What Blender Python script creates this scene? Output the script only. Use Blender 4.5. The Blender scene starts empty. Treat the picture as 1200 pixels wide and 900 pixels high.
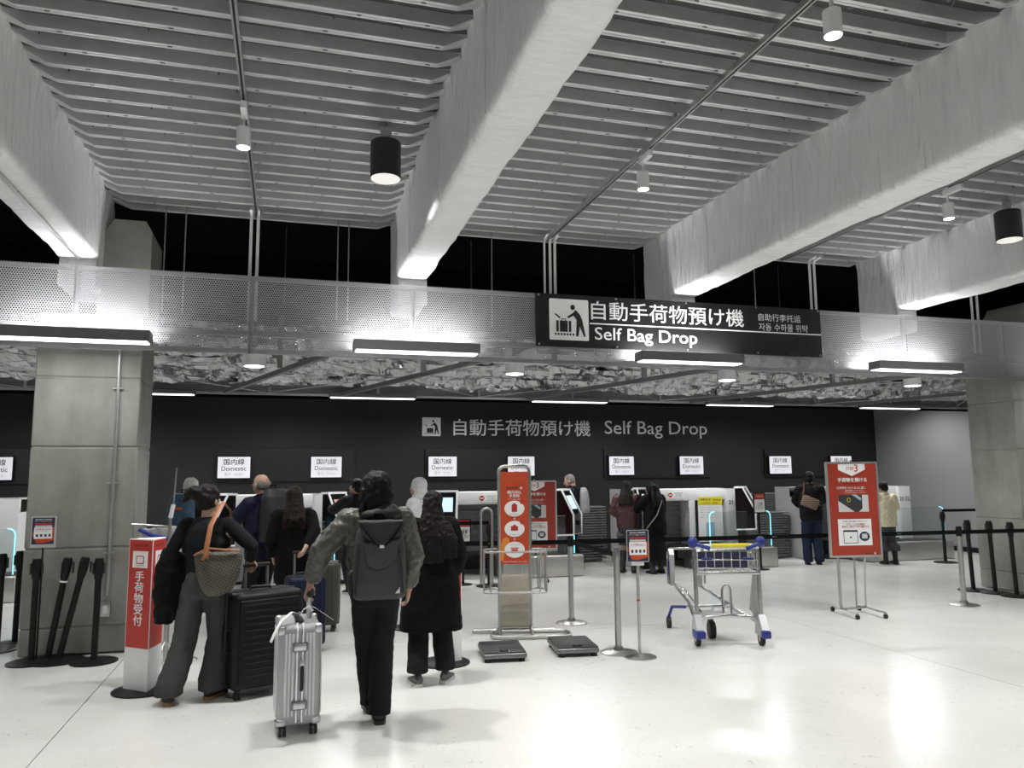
import bpy, bmesh, math, random
from mathutils import Vector, Matrix, Quaternion
random.seed(7)
PI = math.pi
def R(d): return math.radians(d)
SC = bpy.context.scene
COL = SC.collection

# ------------------------------------------------------------------ camera
YAW, PITCH, ROLL, CAMH, FPX = R(16.27), R(6.82), R(-0.49), 1.65, 905.0
_f = Vector((math.sin(YAW)*math.cos(PITCH), math.cos(YAW)*math.cos(PITCH), math.sin(PITCH)))
_r0 = Vector((math.cos(YAW), -math.sin(YAW), 0)); _u0 = _r0.cross(_f)
_r = _r0*math.cos(ROLL) + _u0*math.sin(ROLL); _u = _u0*math.cos(ROLL) - _r0*math.sin(ROLL)
cam_d = bpy.data.cameras.new('camera'); cam_d.sensor_width = 36; cam_d.lens = 36*FPX/1200
cam_d.clip_end = 200
cam = bpy.data.objects.new('camera', cam_d); COL.objects.link(cam)
cam.matrix_world = Matrix(((_r.x, _u.x, -_f.x, 0), (_r.y, _u.y, -_f.y, 0), (_r.z, _u.z, -_f.z, CAMH), (0, 0, 0, 1)))
SC.camera = cam
def ray(px, py): return (_r*(px-600) - _u*(py-450) + _f*FPX)
def floor_at(px, py):
    d = ray(px, py); t = -CAMH/d.z; return Vector((d.x*t, d.y*t, 0))
def plane_at(px, py, Y):
    d = ray(px, py); t = Y/d.y; return Vector((d.x*t, Y, CAMH + d.z*t))

# ------------------------------------------------------------------ world, exposure
w = bpy.data.worlds.new('world'); SC.world = w; w.use_nodes = True
w.node_tree.nodes['Background'].inputs[0].default_value = (0.8, 0.85, 0.9, 1)
w.node_tree.nodes['Background'].inputs[1].default_value = 0.012
vs = SC.view_settings; vs.view_transform = 'Standard'; vs.look = 'None'; vs.exposure = 0.0; vs.gamma = 1.0
vs.use_curve_mapping = False

# ------------------------------------------------------------------ ceiling lamps of the hall (fixtures are built further down)
def spot(name, loc, power, angle=110, blend=0.6, aim=(0, 0, -1), size=0.08, col=(1, 0.99, 0.97)):
    l = bpy.data.lights.new(name, 'SPOT'); l.energy = power; l.spot_size = R(angle); l.spot_blend = blend
    l.shadow_soft_size = size; l.color = col
    o = bpy.data.objects.new(name, l); COL.objects.link(o); o.location = loc
    o.rotation_euler = Vector(aim).to_track_quat('-Z', 'Y').to_euler(); return o
def strip_light(name, loc, sx, sy, power, up=False, col=(1, 1, 1)):
    l = bpy.data.lights.new(name, 'AREA'); l.shape = 'RECTANGLE'; l.size = sx; l.size_y = sy; l.energy = power; l.color = col
    o = bpy.data.objects.new(name, l); COL.objects.link(o); o.location = loc
    o.rotation_euler = (PI-R(37) if up else 0, 0, 0); return o
DOWN_W = 250      # black cylinder downlights, real ones in view and the rest of their grid behind
TRACK_W = 330     # white track spots
DOWNLIGHTS = [(x, y) for y in (6.1, 2.2, -1.7, -5.6) for x in (-5.8, 0.72, 7.24, 13.8)]
for x, y in DOWNLIGHTS: spot('downlight_beam', (x, y, 4.04), DOWN_W, 140, 0.7, size=0.12)
TRACKS = [-0.37, 2.93, 6.19]
TRACK_SPOTS = [(-0.37, 5.9), (2.93, 5.9), (2.93, 3.45), (6.19, 5.84), (-0.37, 2.1), (6.19, 2.1), (2.93, 0.4), (-3.65, 4.4), (9.46, 4.4), (-0.37, -1.6), (6.19, -1.6)]
for x, y in TRACK_SPOTS: spot('track_spot_beam', (x, y, 4.11), TRACK_W, 85, 0.75, size=0.045)
FRONT_FIX = [-5.06, -1.90, 1.27, 4.42, 7.61, 10.8]
BACK_FIX = [-5.2, -1.98, 1.28, 4.56, 7.82, 11.1]

# ------------------------------------------------------------------ mesh builder
class MB:
    def __init__(s): s.v = []; s.f = []; s.m = None
    def add(s, vs_, fs_):
        b = len(s.v)
        for p in vs_:
            p = Vector(p); s.v.append(s.m @ p if s.m else p)
        for f in fs_: s.f.append([b+i for i in f])
        return s
    def box(s, c, d, M=None):
        x, y, z = d[0]/2, d[1]/2, d[2]/2
        vs_ = [Vector((sx*x, sy*y, sz*z)) for sz in (-1, 1) for sy in (-1, 1) for sx in (-1, 1)]
        if M: vs_ = [M @ p for p in vs_]
        c = Vector(c)
        return s.add([p+c for p in vs_], [(0, 2, 3, 1), (4, 5, 7, 6), (0, 1, 5, 4), (2, 6, 7, 3), (0, 4, 6, 2), (1, 3, 7, 5)])
    def rbox(s, c, d, r=0.01, seg=2, M=None):
        bm = bmesh.new(); bmesh.ops.create_cube(bm, size=1)
        for v in bm.verts: v.co = Vector((v.co.x*d[0], v.co.y*d[1], v.co.z*d[2]))
        bmesh.ops.bevel(bm, geom=bm.edges[:], offset=min(r, min(d)*0.49), segments=seg, affect='EDGES', profile=0.5)
        c = Vector(c); vs_ = [((M @ v.co) if M else v.co) + c for v in bm.verts]
        bm.verts.index_update(); fs_ = [[v.index for v in f.verts] for f in bm.faces]; bm.free()
        return s.add(vs_, fs_)
    def tube(s, pts, r, n=8, caps=True, sq=(1, 1), closed=False):
        pts = [Vector(p) for p in pts]; k = len(pts)
        rs = r if isinstance(r, (list, tuple)) else [r]*k
        T = []
        for i in range(k):
            if closed: t = pts[(i+1) % k] - pts[i-1]
            else: t = pts[min(i+1, k-1)] - pts[max(i-1, 0)]
            T.append(t.normalized())
        up = Vector((0, 0, 1)) if abs(T[0].z) < 0.9 else Vector((0, 1, 0))
        nrm = (up - T[0]*up.dot(T[0])).normalized(); vs_ = []
        for i in range(k):
            if i: nrm = (nrm - T[i]*nrm.dot(T[i])).normalized()
            b = T[i].cross(nrm)
            for j in range(n):
                a = 2*PI*(j+0.5)/n
                vs_.append(pts[i] + (nrm*math.cos(a)*sq[0] + b*math.sin(a)*sq[1])*rs[i])
        fs_ = []
        for i in range(k if closed else k-1):
            i2 = (i+1) % k
            for j in range(n):
                fs_.append((i*n+j, i*n+(j+1) % n, i2*n+(j+1) % n, i2*n+j))
        if caps and not closed:
            fs_.append(list(range(n-1, -1, -1))); fs_.append([(k-1)*n+j for j in range(n)])
        return s.add(vs_, fs_)
    def capsule(s, p0, p1, r0, r1, n=10, e=(1, 1)):
        p0, p1 = Vector(p0), Vector(p1); d = (p1-p0)
        L = d.length; t = d/L if L > 1e-6 else Vector((0, 0, 1))
        pts = []; rs = []
        for a in (85, 60, 30): pts.append(p0 - t*r0*math.sin(R(a))); rs.append(r0*math.cos(R(a)))
        pts += [p0, p1]; rs += [r0, r1]
        for a in (30, 60, 85): pts.append(p1 + t*r1*math.sin(R(a))); rs.append(r1*math.cos(R(a)))
        if L < 1e-6: pts.pop(4); rs.pop(4)
        return s.tube(pts, rs, n, True, e)
    def lathe(s, prof, n=16, c=(0, 0, 0)):
        c = Vector(c); k = len(prof); vs_ = []
        for r, z in prof:
            for j in range(n):
                a = 2*PI*j/n; vs_.append(c + Vector((r*math.cos(a), r*math.sin(a), z)))
        fs_ = [(i*n+j, i*n+(j+1) % n, (i+1)*n+(j+1) % n, (i+1)*n+j) for i in range(k-1) for j in range(n)]
        fs_.append(list(range(n-1, -1, -1))); fs_.append([(k-1)*n+j for j in range(n)])
        return s.add(vs_, fs_)
    def loft(s, rings, cap=True):
        n = len(rings[0]); vs_ = [p for r in rings for p in r]; k = len(rings)
        fs_ = [(i*n+j, i*n+(j+1) % n, (i+1)*n+(j+1) % n, (i+1)*n+j) for i in range(k-1) for j in range(n)]
        if cap: fs_.append(list(range(n-1, -1, -1))); fs_.append([(k-1)*n+j for j in range(n)])
        return s.add(vs_, fs_)
    def prism(s, poly, a0, a1, ax='y'):
        # polygon in the two other axes, extruded along ax from a0 to a1
        def P(u, v, a): return {'y': (u, a, v), 'x': (a, u, v), 'z': (u, v, a)}[ax]
        n = len(poly); vs_ = [P(u, v, a0) for u, v in poly] + [P(u, v, a1) for u, v in poly]
        fs_ = [list(range(n)), [2*n-1-i for i in range(n)]] + [(i, n+i, n+(i+1) % n, (i+1) % n) for i in range(n)]
        return s.add(vs_, fs_)
    def ell(s, c, r, n=14, k=9):
        c = Vector(c); rings = []
        for i in range(1, k):
            a = -PI/2 + PI*i/k
            rings.append([c + Vector((r[0]*math.cos(a)*math.cos(2*PI*j/n), r[1]*math.cos(a)*math.sin(2*PI*j/n), r[2]*math.sin(a))) for j in range(n)])
        return s.loft(rings)
    def build(s, name, mat, parent=None, smooth=True, angle=40):
        me = bpy.data.meshes.new(name); me.from_pydata([tuple(p) for p in s.v], [], s.f)
        bm = bmesh.new(); bm.from_mesh(me); bmesh.ops.recalc_face_normals(bm, faces=bm.faces[:]); bm.to_mesh(me); bm.free()
        me.materials.append(mat)
        if smooth:
            me.shade_smooth(); me.set_sharp_from_angle(angle=R(angle))
        return link(name, me, parent)
def link(name, me, parent=None):
    o = bpy.data.objects.new(name, me); COL.objects.link(o)
    if parent: o.parent = parent
    return o
def mark(o, label=None, cat=None, group=None, kind=None):
    if label: o['label'] = label
    if cat: o['category'] = cat
    if group: o['group'] = group
    if kind: o['kind'] = kind
    return o
def thing(name, label, cat, loc=(0, 0, 0), rz=0, group=None):
    o = bpy.data.objects.new(name, None); o.empty_display_size = 0.1; COL.objects.link(o)
    o.location = loc; o.rotation_euler = (0, 0, rz); return mark(o, label, cat, group)
def copy_tree(o, parent=None):
    c = o.copy(); COL.objects.link(c)
    if parent: c.parent = parent
    for ch in list(o.children): copy_tree(ch, c)
    return c
def bx(name, c, d, mat, parent=None, r=0, seg=2):
    m = MB(); m.rbox(c, d, r, seg) if r else m.box(c, d)
    return m.build(name, mat, parent, smooth=bool(r))
def arc(cx, cy, r, a0, a1, n=6): return [(cx + r*math.cos(R(a0+(a1-a0)*i/n)), cy + r*math.sin(R(a0+(a1-a0)*i/n))) for i in range(n+1)]
def rrect(x0, z0, x1, z1, r, n=4):
    return arc(x1-r, z0+r, r, -90, 0, n) + arc(x1-r, z1-r, r, 0, 90, n) + arc(x0+r, z1-r, r, 90, 180, n) + arc(x0+r, z0+r, r, 180, 270, n)
def frame_mb(outer, inner, y0, y1):
    m = MB(); n = len(outer)
    rings = [[(u, y0, v) for u, v in outer], [(u, y1, v) for u, v in outer], [(u, y1, v) for u, v in inner], [(u, y0, v) for u, v in inner], [(u, y0, v) for u, v in outer]]
    m.loft(rings, cap=False); return m
# deferred evaluation of text and remeshed surfaces
BAKE = []
def text(s, loc, mat, parent, w=None, h=None, rx=PI/2, rz=0, bold=0.0, name='lettering', ext=0.0008):
    cu = bpy.data.curves.new(name, 'FONT'); cu.body = s; cu.size = 1; cu.resolution_u = 3;  cu.align_x = 'CENTER'
    o = bpy.data.objects.new('text_source', cu); COL.objects.link(o)
    BAKE.append(('text', o, name, Vector(loc), (rx, 0, rz), mat, parent, w, h, bold)); return o
_tex = {}
def clouds(scale):
    if scale not in _tex:
        t = bpy.data.textures.new('folds', 'CLOUDS'); t.noise_scale = scale; t.noise_depth = 2; _tex[scale] = t
    return _tex[scale]
def remesh(name, mb, mat, parent=None, voxel=0.012, smooth=4, disp=None):
    me = bpy.data.meshes.new(name); me.from_pydata([tuple(p) for p in mb.v], [], mb.f)
    bm = bmesh.new(); bm.from_mesh(me); bmesh.ops.recalc_face_normals(bm, faces=bm.faces[:]); bm.to_mesh(me); bm.free()
    o = link(name, me, parent); me.materials.append(mat)
    q = o.modifiers.new('r', 'REMESH'); q.mode = 'VOXEL'; q.voxel_size = voxel; q.use_smooth_shade = True
    if smooth: q = o.modifiers.new('s', 'SMOOTH'); q.factor = 0.5; q.iterations = smooth
    for st, sc in (disp or []):
        q = o.modifiers.new('d', 'DISPLACE'); q.texture = clouds(sc); q.strength = st; q.mid_level = 0.5; q.texture_coords = 'GLOBAL'
    BAKE.append(('mesh', o, mat)); return o
def bake_all():
    bpy.context.view_layer.update(); dg = bpy.context.evaluated_depsgraph_get()
    out = []
    for b in BAKE:
        me = bpy.data.meshes.new_from_object(b[1].evaluated_get(dg)); out.append(me)
    cache = {}
    for b, me in zip(BAKE, out):
        if b[0] == 'mesh':
            o = b[1]; o.modifiers.clear(); o.data = me
            me.materials.clear(); me.materials.append(b[2])
            me.shade_smooth()
        else:
            _, src, name, loc, rot, mat, parent, w_, h_, bold = b
            vs_ = me.vertices
            xs = [v.co.x for v in vs_]; ys = [v.co.y for v in vs_]
            if not xs: continue
            x0, x1, y0, y1 = min(xs), max(xs), min(ys), max(ys)
            if w_ and h_: sx, sy = w_/(x1-x0), h_/(y1-y0)
            elif w_: sx = sy = w_/(x1-x0)
            else: sx = sy = h_/(y1-y0)
            for v in vs_: v.co = ((v.co.x-(x0+x1)/2)*sx, (v.co.y-(y0+y1)/2)*sy, 0)
            if bold:
                n0 = len(vs_); co = [v.co.copy() for v in vs_]; fc = [list(q.vertices) for q in me.polygons]; e_ = bold*sx*1.6
                V2 = []; F2 = []
                for dx, dy in ((0, 0), (e_, 0), (-e_, 0), (0, e_*0.6), (0, -e_*0.6)):
                    F2 += [[i+len(V2) for i in f] for f in fc]; V2 += [(c.x+dx, c.y+dy, 0.00025*(len(V2)//max(1, n0))) for c in co]
                me = bpy.data.meshes.new(name); me.from_pydata(V2, [], F2)
            me.materials.clear(); me.materials.append(mat)
            bpy.data.objects.remove(src)
            o = link(name, me, parent); o.location = loc; o.rotation_euler = rot

# ------------------------------------------------------------------ materials
def mat(name, col, rough=0.5, metal=0.0, bump=None, vary=None, emit=None, coat=0.0, spec=0.5, trans=0.0, sheen=0.0):
    m = bpy.data.materials.new(name); m.use_nodes = True; nt = m.node_tree; b = nt.nodes['Principled BSDF']
    b.inputs['Base Color'].default_value = (*col, 1); b.inputs['Roughness'].default_value = rough; b.inputs['Metallic'].default_value = metal
    b.inputs['Specular IOR Level'].default_value = spec
    if coat: b.inputs['Coat Weight'].default_value = coat; b.inputs['Coat Roughness'].default_value = 0.1
    if trans: b.inputs['Transmission Weight'].default_value = trans
    if sheen: b.inputs['Sheen Weight'].default_value = sheen
    if emit: b.inputs['Emission Color'].default_value = (*emit[0], 1); b.inputs['Emission Strength'].default_value = emit[1]
    tc = None
    if bump or vary:
        tc = nt.nodes.new('ShaderNodeTexCoord')
    if vary:   # (scale, amount) colour mottling
        n = nt.nodes.new('ShaderNodeTexNoise'); n.inputs['Scale'].default_value = vary[0]; n.inputs['Detail'].default_value = 6
        nt.links.new(tc.outputs['Object'], n.inputs['Vector'])
        mx = nt.nodes.new('ShaderNodeMix'); mx.data_type = 'RGBA'
        a = vary[1]
        mx.inputs[6].default_value = (*[max(0, c*(1-a)) for c in col], 1); mx.inputs[7].default_value = (*[min(1, c*(1+a)) for c in col], 1)
        nt.links.new(n.outputs['Fac'], mx.inputs[0]); nt.links.new(mx.outputs[2], b.inputs['Base Color'])
    if bump:   # (scale, strength, stretch)
        n = nt.nodes.new('ShaderNodeTexNoise'); n.inputs['Scale'].default_value = bump[0]; n.inputs['Detail'].default_value = 5
        mp = nt.nodes.new('ShaderNodeMapping'); mp.inputs['Scale'].default_value = bump[2] if len(bump) > 2 else (1, 1, 1)
        nt.links.new(tc.outputs['Object'], mp.inputs[0]); nt.links.new(mp.outputs[0], n.inputs['Vector'])
        bp = nt.nodes.new('ShaderNodeBump'); bp.inputs['Strength'].default_value = bump[1]; bp.inputs['Distance'].default_value = bump[3] if len(bump) > 3 else 0.02
        nt.links.new(n.outputs['Fac'], bp.inputs['Height']); nt.links.new(bp.outputs[0], b.inputs['Normal'])
    return m
M = {}
M['white'] = mat('white_paint', (0.75, 0.76, 0.76), 0.4)
M['print_white'] = mat('white_print', (0.85, 0.85, 0.84), 0.5)
M['print_black'] = mat('black_print', (0.012, 0.012, 0.013), 0.5)
M['print_grey'] = mat('grey_print', (0.3, 0.3, 0.3), 0.5)
M['print_red'] = mat('red_print', (0.45, 0.03, 0.02), 0.5)
M['print_orange'] = mat('orange_print', (0.5, 0.06, 0.015), 0.45)
M['poster_red'] = mat('red_orange_poster', (0.36, 0.04, 0.02), 0.35)
M['print_amber'] = mat('amber_print', (0.72, 0.25, 0.03), 0.45)
M['print_yellow'] = mat('yellow_print', (0.72, 0.62, 0.03), 0.5)
M['print_navy'] = mat('navy_print', (0.02, 0.022, 0.06), 0.5)
M['print_blue'] = mat('pale_blue_print', (0.35, 0.5, 0.6), 0.5)
M['black_wall'] = mat('black_wall', (0.012, 0.012, 0.012), 0.6, vary=(0.6, 0.15))
M['black_board'] = mat('black_board', (0.008, 0.008, 0.0085), 0.45)
M['void'] = mat('dark_void', (0.003, 0.003, 0.003), 0.9, spec=0.1)
M['grey_wall'] = mat('grey_wall', (0.30, 0.30, 0.31), 0.55, vary=(0.5, 0.06))
M['black_plastic'] = mat('black_plastic', (0.006, 0.006, 0.0065), 0.45, spec=0.3)
M['black_metal'] = mat('black_lamp_metal', (0.02, 0.021, 0.022), 0.35)
M['rubber'] = mat('black_rubber', (0.012, 0.012, 0.012), 0.6)
M['belt'] = mat('black_webbing', (0.005, 0.005, 0.005), 0.85, spec=0.15)
M['steel'] = mat('brushed_steel', (0.52, 0.52, 0.5), 0.3, 1.0, bump=(60, 0.05, (1, 1, 20)))
M['steel_base'] = mat('satin_steel_panel', (0.55, 0.54, 0.51), 0.42, 1.0, bump=(30, 0.05, (1, 1, 20)))
M['chrome'] = mat('polished_tube', (0.6, 0.6, 0.6), 0.22, 1.0)
M['galv'] = mat('galvanised_steel', (0.5, 0.51, 0.5), 0.36, 0.9, vary=(14, 0.2))
M['alu'] = mat('anodised_aluminium', (0.6, 0.61, 0.62), 0.32, 0.9, bump=(90, 0.03))
M['blue_plastic'] = mat('blue_plastic', (0.02, 0.03, 0.22), 0.35)
M['tray'] = mat('grey_tray_plastic', (0.22, 0.23, 0.24), 0.45, vary=(6, 0.2))
M['scale_top'] = mat('dark_grey_scale_top', (0.035, 0.036, 0.036), 0.5, bump=(120, 0.15))
M['scale_body'] = mat('grey_scale_body', (0.2, 0.2, 0.2), 0.35, 0.6)
M['cyan'] = mat('cyan_edge_light', (0.2, 0.8, 0.9), 0.4, emit=((0.25, 0.85, 1.0), 1.4))
M['lens'] = mat('lit_lamp_lens', (0.6, 0.6, 0.58), 0.5, emit=((1, 0.97, 0.9), 0.55))
M['lens_hot'] = mat('bright_lamp_lens', (1, 1, 1), 0.5, emit=((1, 0.99, 0.95), 6))
M['tube_lit'] = mat('lit_strip_diffuser', (1, 1, 1), 0.5, emit=((1, 1, 1), 2.2))
M['fixture_grey'] = mat('grey_fixture_paint', (0.14, 0.145, 0.145), 0.5)
M['screen'] = mat('lit_screen', (0.4, 0.5, 0.6), 0.3, emit=((0.55, 0.75, 0.9), 0.7))
M['screen_red'] = mat('lit_screen_red_banner', (0.5, 0.1, 0.08), 0.3, emit=((0.8, 0.2, 0.15), 0.5))
M['screen_black'] = mat('black_glass', (0.006, 0.006, 0.007), 0.12)
M['kiosk_grey'] = mat('grey_shutter', (0.16, 0.165, 0.17), 0.5)
M['kiosk_light'] = mat('light_grey_panel', (0.42, 0.43, 0.43), 0.45)
M['cardboard'] = mat('beige_weight_block', (0.36, 0.33, 0.27), 0.7, vary=(5, 0.3), bump=(20, 0.2))
# glass
g = bpy.data.materials.new('clear_glass'); g.use_nodes = True; nt = g.node_tree; nt.nodes.clear()
o_ = nt.nodes.new('ShaderNodeOutputMaterial'); t_ = nt.nodes.new('ShaderNodeBsdfTransparent'); t_.inputs[0].default_value = (0.94, 0.97, 0.97, 1)
gl = nt.nodes.new('ShaderNodeBsdfGlossy'); gl.inputs['Roughness'].default_value = 0.05; mx = nt.nodes.new('ShaderNodeMixShader'); mx.inputs[0].default_value = 0.06
nt.links.new(t_.outputs[0], mx.inputs[1]); nt.links.new(gl.outputs[0], mx.inputs[2]); nt.links.new(mx.outputs[0], o_.inputs[0])
M['glass'] = g
# concrete with form marks
def concrete(name, c0, c1):
    m = bpy.data.materials.new(name); m.use_nodes = True; nt = m.node_tree; b = nt.nodes['Principled BSDF']; b.inputs['Roughness'].default_value = 0.7
    tc = nt.nodes.new('ShaderNodeTexCoord')
    n1 = nt.nodes.new('ShaderNodeTexNoise'); n1.inputs['Scale'].default_value = 1.6; n1.inputs['Detail'].default_value = 9; n1.inputs['Roughness'].default_value = 0.65
    mp = nt.nodes.new('ShaderNodeMapping'); mp.inputs['Scale'].default_value = (5, 5, 0.9)
    n2 = nt.nodes.new('ShaderNodeTexNoise'); n2.inputs['Scale'].default_value = 1.0; n2.inputs['Detail'].default_value = 5
    ad = nt.nodes.new('ShaderNodeMath'); ad.operation = 'ADD'; cr = nt.nodes.new('ShaderNodeValToRGB')
    nt.links.new(tc.outputs['Object'], n1.inputs['Vector']); nt.links.new(tc.outputs['Object'], mp.inputs[0]); nt.links.new(mp.outputs[0], n2.inputs['Vector'])
    sc_ = nt.nodes.new('ShaderNodeMath'); sc_.operation = 'MULTIPLY'; sc_.inputs[1].default_value = 0.6
    nt.links.new(n2.outputs['Fac'], sc_.inputs[0]); nt.links.new(n1.outputs['Fac'], ad.inputs[0]); nt.links.new(sc_.outputs[0], ad.inputs[1])
    cr.color_ramp.elements[0].position = 0.55; cr.color_ramp.elements[0].color = (*c0, 1); cr.color_ramp.elements[1].position = 1.05; cr.color_ramp.elements[1].color = (*c1, 1)
    nt.links.new(ad.outputs[0], cr.inputs[0]); nt.links.new(cr.outputs[0], b.inputs['Base Color'])
    vo = nt.nodes.new('ShaderNodeTexNoise'); vo.inputs['Scale'].default_value = 45; vo.inputs['Detail'].default_value = 4; nt.links.new(tc.outputs['Object'], vo.inputs['Vector'])
    bp = nt.nodes.new('ShaderNodeBump'); bp.inputs['Strength'].default_value = 0.18; bp.inputs['Distance'].default_value = 0.01
    nt.links.new(vo.outputs['Fac'], bp.inputs['Height']); nt.links.new(bp.outputs[0], b.inputs['Normal']); return m
M['concrete'] = concrete('board_formed_concrete', (0.19, 0.19, 0.168), (0.31, 0.31, 0.28))
# floor: glossy pale vinyl with scuffs
m = bpy.data.materials.new('glossy_pale_floor'); m.use_nodes = True; nt = m.node_tree; b = nt.nodes['Principled BSDF']
tc = nt.nodes.new('ShaderNodeTexCoord'); n1 = nt.nodes.new('ShaderNodeTexNoise'); n1.inputs['Scale'].default_value = 0.7; n1.inputs['Detail'].default_value = 8
nt.links.new(tc.outputs['Object'], n1.inputs['Vector'])
cr = nt.nodes.new('ShaderNodeValToRGB'); cr.color_ramp.elements[0].position = 0.3; cr.color_ramp.elements[0].color = (0.62, 0.62, 0.59, 1); cr.color_ramp.elements[1].position = 0.7; cr.color_ramp.elements[1].color = (0.72, 0.72, 0.695, 1)
nt.links.new(n1.outputs['Fac'], cr.inputs[0])
wv = nt.nodes.new('ShaderNodeTexNoise'); wv.inputs['Scale'].default_value = 5.5; wv.inputs['Detail'].default_value = 2; wv.inputs['Distortion'].default_value = 1.5
nt.links.new(tc.outputs['Object'], wv.inputs['Vector'])
sb = nt.nodes.new('ShaderNodeMath'); sb.operation = 'SUBTRACT'; sb.inputs[1].default_value = 0.5; ab = nt.nodes.new('ShaderNodeMath'); ab.operation = 'ABSOLUTE'
nt.links.new(wv.outputs['Fac'], sb.inputs[0]); nt.links.new(sb.outputs[0], ab.inputs[0])
lt = nt.nodes.new('ShaderNodeMath'); lt.operation = 'LESS_THAN'; lt.inputs[1].default_value = 0.003; nt.links.new(ab.outputs[0], lt.inputs[0])
n3 = nt.nodes.new('ShaderNodeTexNoise'); n3.inputs['Scale'].default_value = 1.1; nt.links.new(tc.outputs['Object'], n3.inputs['Vector'])
gt = nt.nodes.new('ShaderNodeMath'); gt.operation = 'GREATER_THAN'; gt.inputs[1].default_value = 0.5; nt.links.new(n3.outputs['Fac'], gt.inputs[0])
ml = nt.nodes.new('ShaderNodeMath'); ml.operation = 'MULTIPLY'; nt.links.new(lt.outputs[0], ml.inputs[0]); nt.links.new(gt.outputs[0], ml.inputs[1])
mm = nt.nodes.new('ShaderNodeMath'); mm.operation = 'MULTIPLY'; mm.inputs[1].default_value = 0.45; nt.links.new(ml.outputs[0], mm.inputs[0])
mx = nt.nodes.new('ShaderNodeMix'); mx.data_type = 'RGBA'; nt.links.new(mm.outputs[0], mx.inputs[0]); nt.links.new(cr.outputs[0], mx.inputs[6]); mx.inputs[7].default_value = (0.2, 0.2, 0.19, 1)
nt.links.new(mx.outputs[2], b.inputs['Base Color'])
rr = nt.nodes.new('ShaderNodeMapRange'); rr.inputs[3].default_value = 0.16; rr.inputs[4].default_value = 0.30; nt.links.new(n1.outputs['Fac'], rr.inputs[0]); nt.links.new(rr.outputs[0], b.inputs['Roughness'])
b.inputs['Specular IOR Level'].default_value = 0.38
M['floor'] = m
# wrapped beam cloth: pale fireproof fabric with fine wrinkles
m = mat('pale_fireproof_wrap', (0.74, 0.75, 0.75), 0.5, vary=(3.0, 0.08), bump=(8, 0.8, (0.6, 1.6, 0.35), 0.06))
M['wrap'] = m
# foil
M['foil'] = mat('crumpled_aluminium_foil', (0.42, 0.425, 0.425), 0.22, 1.0, bump=(12, 0.4, (0.45, 1, 1), 0.03))
M['deck'] = mat('galvanised_pan_shaded', (0.075, 0.077, 0.075), 0.45, 0.7, vary=(2, 0.12))  # shade of the recessed pans is put into this dark colour
M['deck_rib'] = mat('galvanised_rib_lit', (0.72, 0.73, 0.725), 0.36, 0.8, vary=(5, 0.12))  # same metal, light caught from below put into the pale colour
# perforated sheet: round holes are see-through
m = bpy.data.materials.new('perforated_metal_sheet'); m.use_nodes = True; nt = m.node_tree; b = nt.nodes['Principled BSDF']
b.inputs['Base Color'].default_value = (0.42, 0.42, 0.435, 1); b.inputs['Metallic'].default_value = 0.5; b.inputs['Roughness'].default_value = 0.45
tc = nt.nodes.new('ShaderNodeTexCoord'); sx = nt.nodes.new('ShaderNodeSeparateXYZ'); nt.links.new(tc.outputs['Object'], sx.inputs[0])
def mth(op, a, bb=None):
    n = nt.nodes.new('ShaderNodeMath'); n.operation = op
    for i, q in enumerate((a, bb)):
        if q is None: continue
        if isinstance(q, (int, float)): n.inputs[i].default_value = q
        else: nt.links.new(q, n.inputs[i])
    return n.outputs[0]
PITCHH = 0.023
zr = mth('DIVIDE', sx.outputs['Z'], PITCHH*0.866); row = mth('FLOOR', zr); odd = mth('MULTIPLY', mth('MODULO', mth('ABSOLUTE', row), 2.0), 0.5)
fx = mth('SUBTRACT', mth('FRACT', mth('ADD', mth('DIVIDE', sx.outputs['X'], PITCHH), odd)), 0.5); fz = mth('MULTIPLY', mth('SUBTRACT', mth('FRACT', zr), 0.5), 0.866)
d2 = mth('ADD', mth('MULTIPLY', fx, fx), mth('MULTIPLY', fz, fz)); hole = mth('LESS_THAN', d2, 0.33**2)
tr = nt.nodes.new('ShaderNodeBsdfTransparent'); mxs = nt.nodes.new('ShaderNodeMixShader'); out = nt.nodes['Material Output']
nt.links.new(hole, mxs.inputs[0]); nt.links.new(b.outputs[0], mxs.inputs[1]); nt.links.new(tr.outputs[0], mxs.inputs[2]); nt.links.new(mxs.outputs[0], out.inputs[0])
M['perf'] = m
# ================================================================== setting
X0, X1, Y0, Y1 = -9.0, 19.0, -8.0, 15.6
fl = bx('floor', ((X0+X1)/2, (Y0+Y1)/2, -0.06), (X1-X0, Y1-Y0, 0.1), M['rubber']); mark(fl, 'pale glossy hall floor of large slabs', 'floor', kind='structure')
xs = [X0, -1.40, 5.5, 12.4, X1]; ys = [Y0, 1.15, 8.05, Y1]
for i in range(len(xs)-1):
    for j in range(len(ys)-1):
        g_ = 0.004
        a = bx('floor_slab', ((xs[i]+xs[i+1])/2, (ys[j]+ys[j+1])/2, -0.01), (xs[i+1]-xs[i]-2*g_, ys[j+1]-ys[j]-2*g_, 0.02), M['floor'], fl)
def wall(name, c, d, m_, label):
    return mark(bx(name, c, d, m_), label, 'wall', kind='structure')
wall('wall_back', ((X0+13.75)/2, 15.65, 1.75), (13.75-X0, 0.1, 3.5), M['black_wall'], 'matte black wall behind the bag drop machines')
wall('wall_back_upper', (5, 15.75, 4.8), (28, 0.1, 2.6), M['void'], 'unlit upper wall beyond the canopy')
wall('wall_right', (13.80, 11.9, 1.75), (0.1, 7.4, 3.5), M['grey_wall'], 'plain grey side wall beside the last machine')
mark(bx('baseboard_right', (13.735, 11.9, 0.05), (0.03, 7.4, 0.1), M['black_plastic']), 'black skirting along the grey side wall', 'baseboard', kind='structure')
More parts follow.
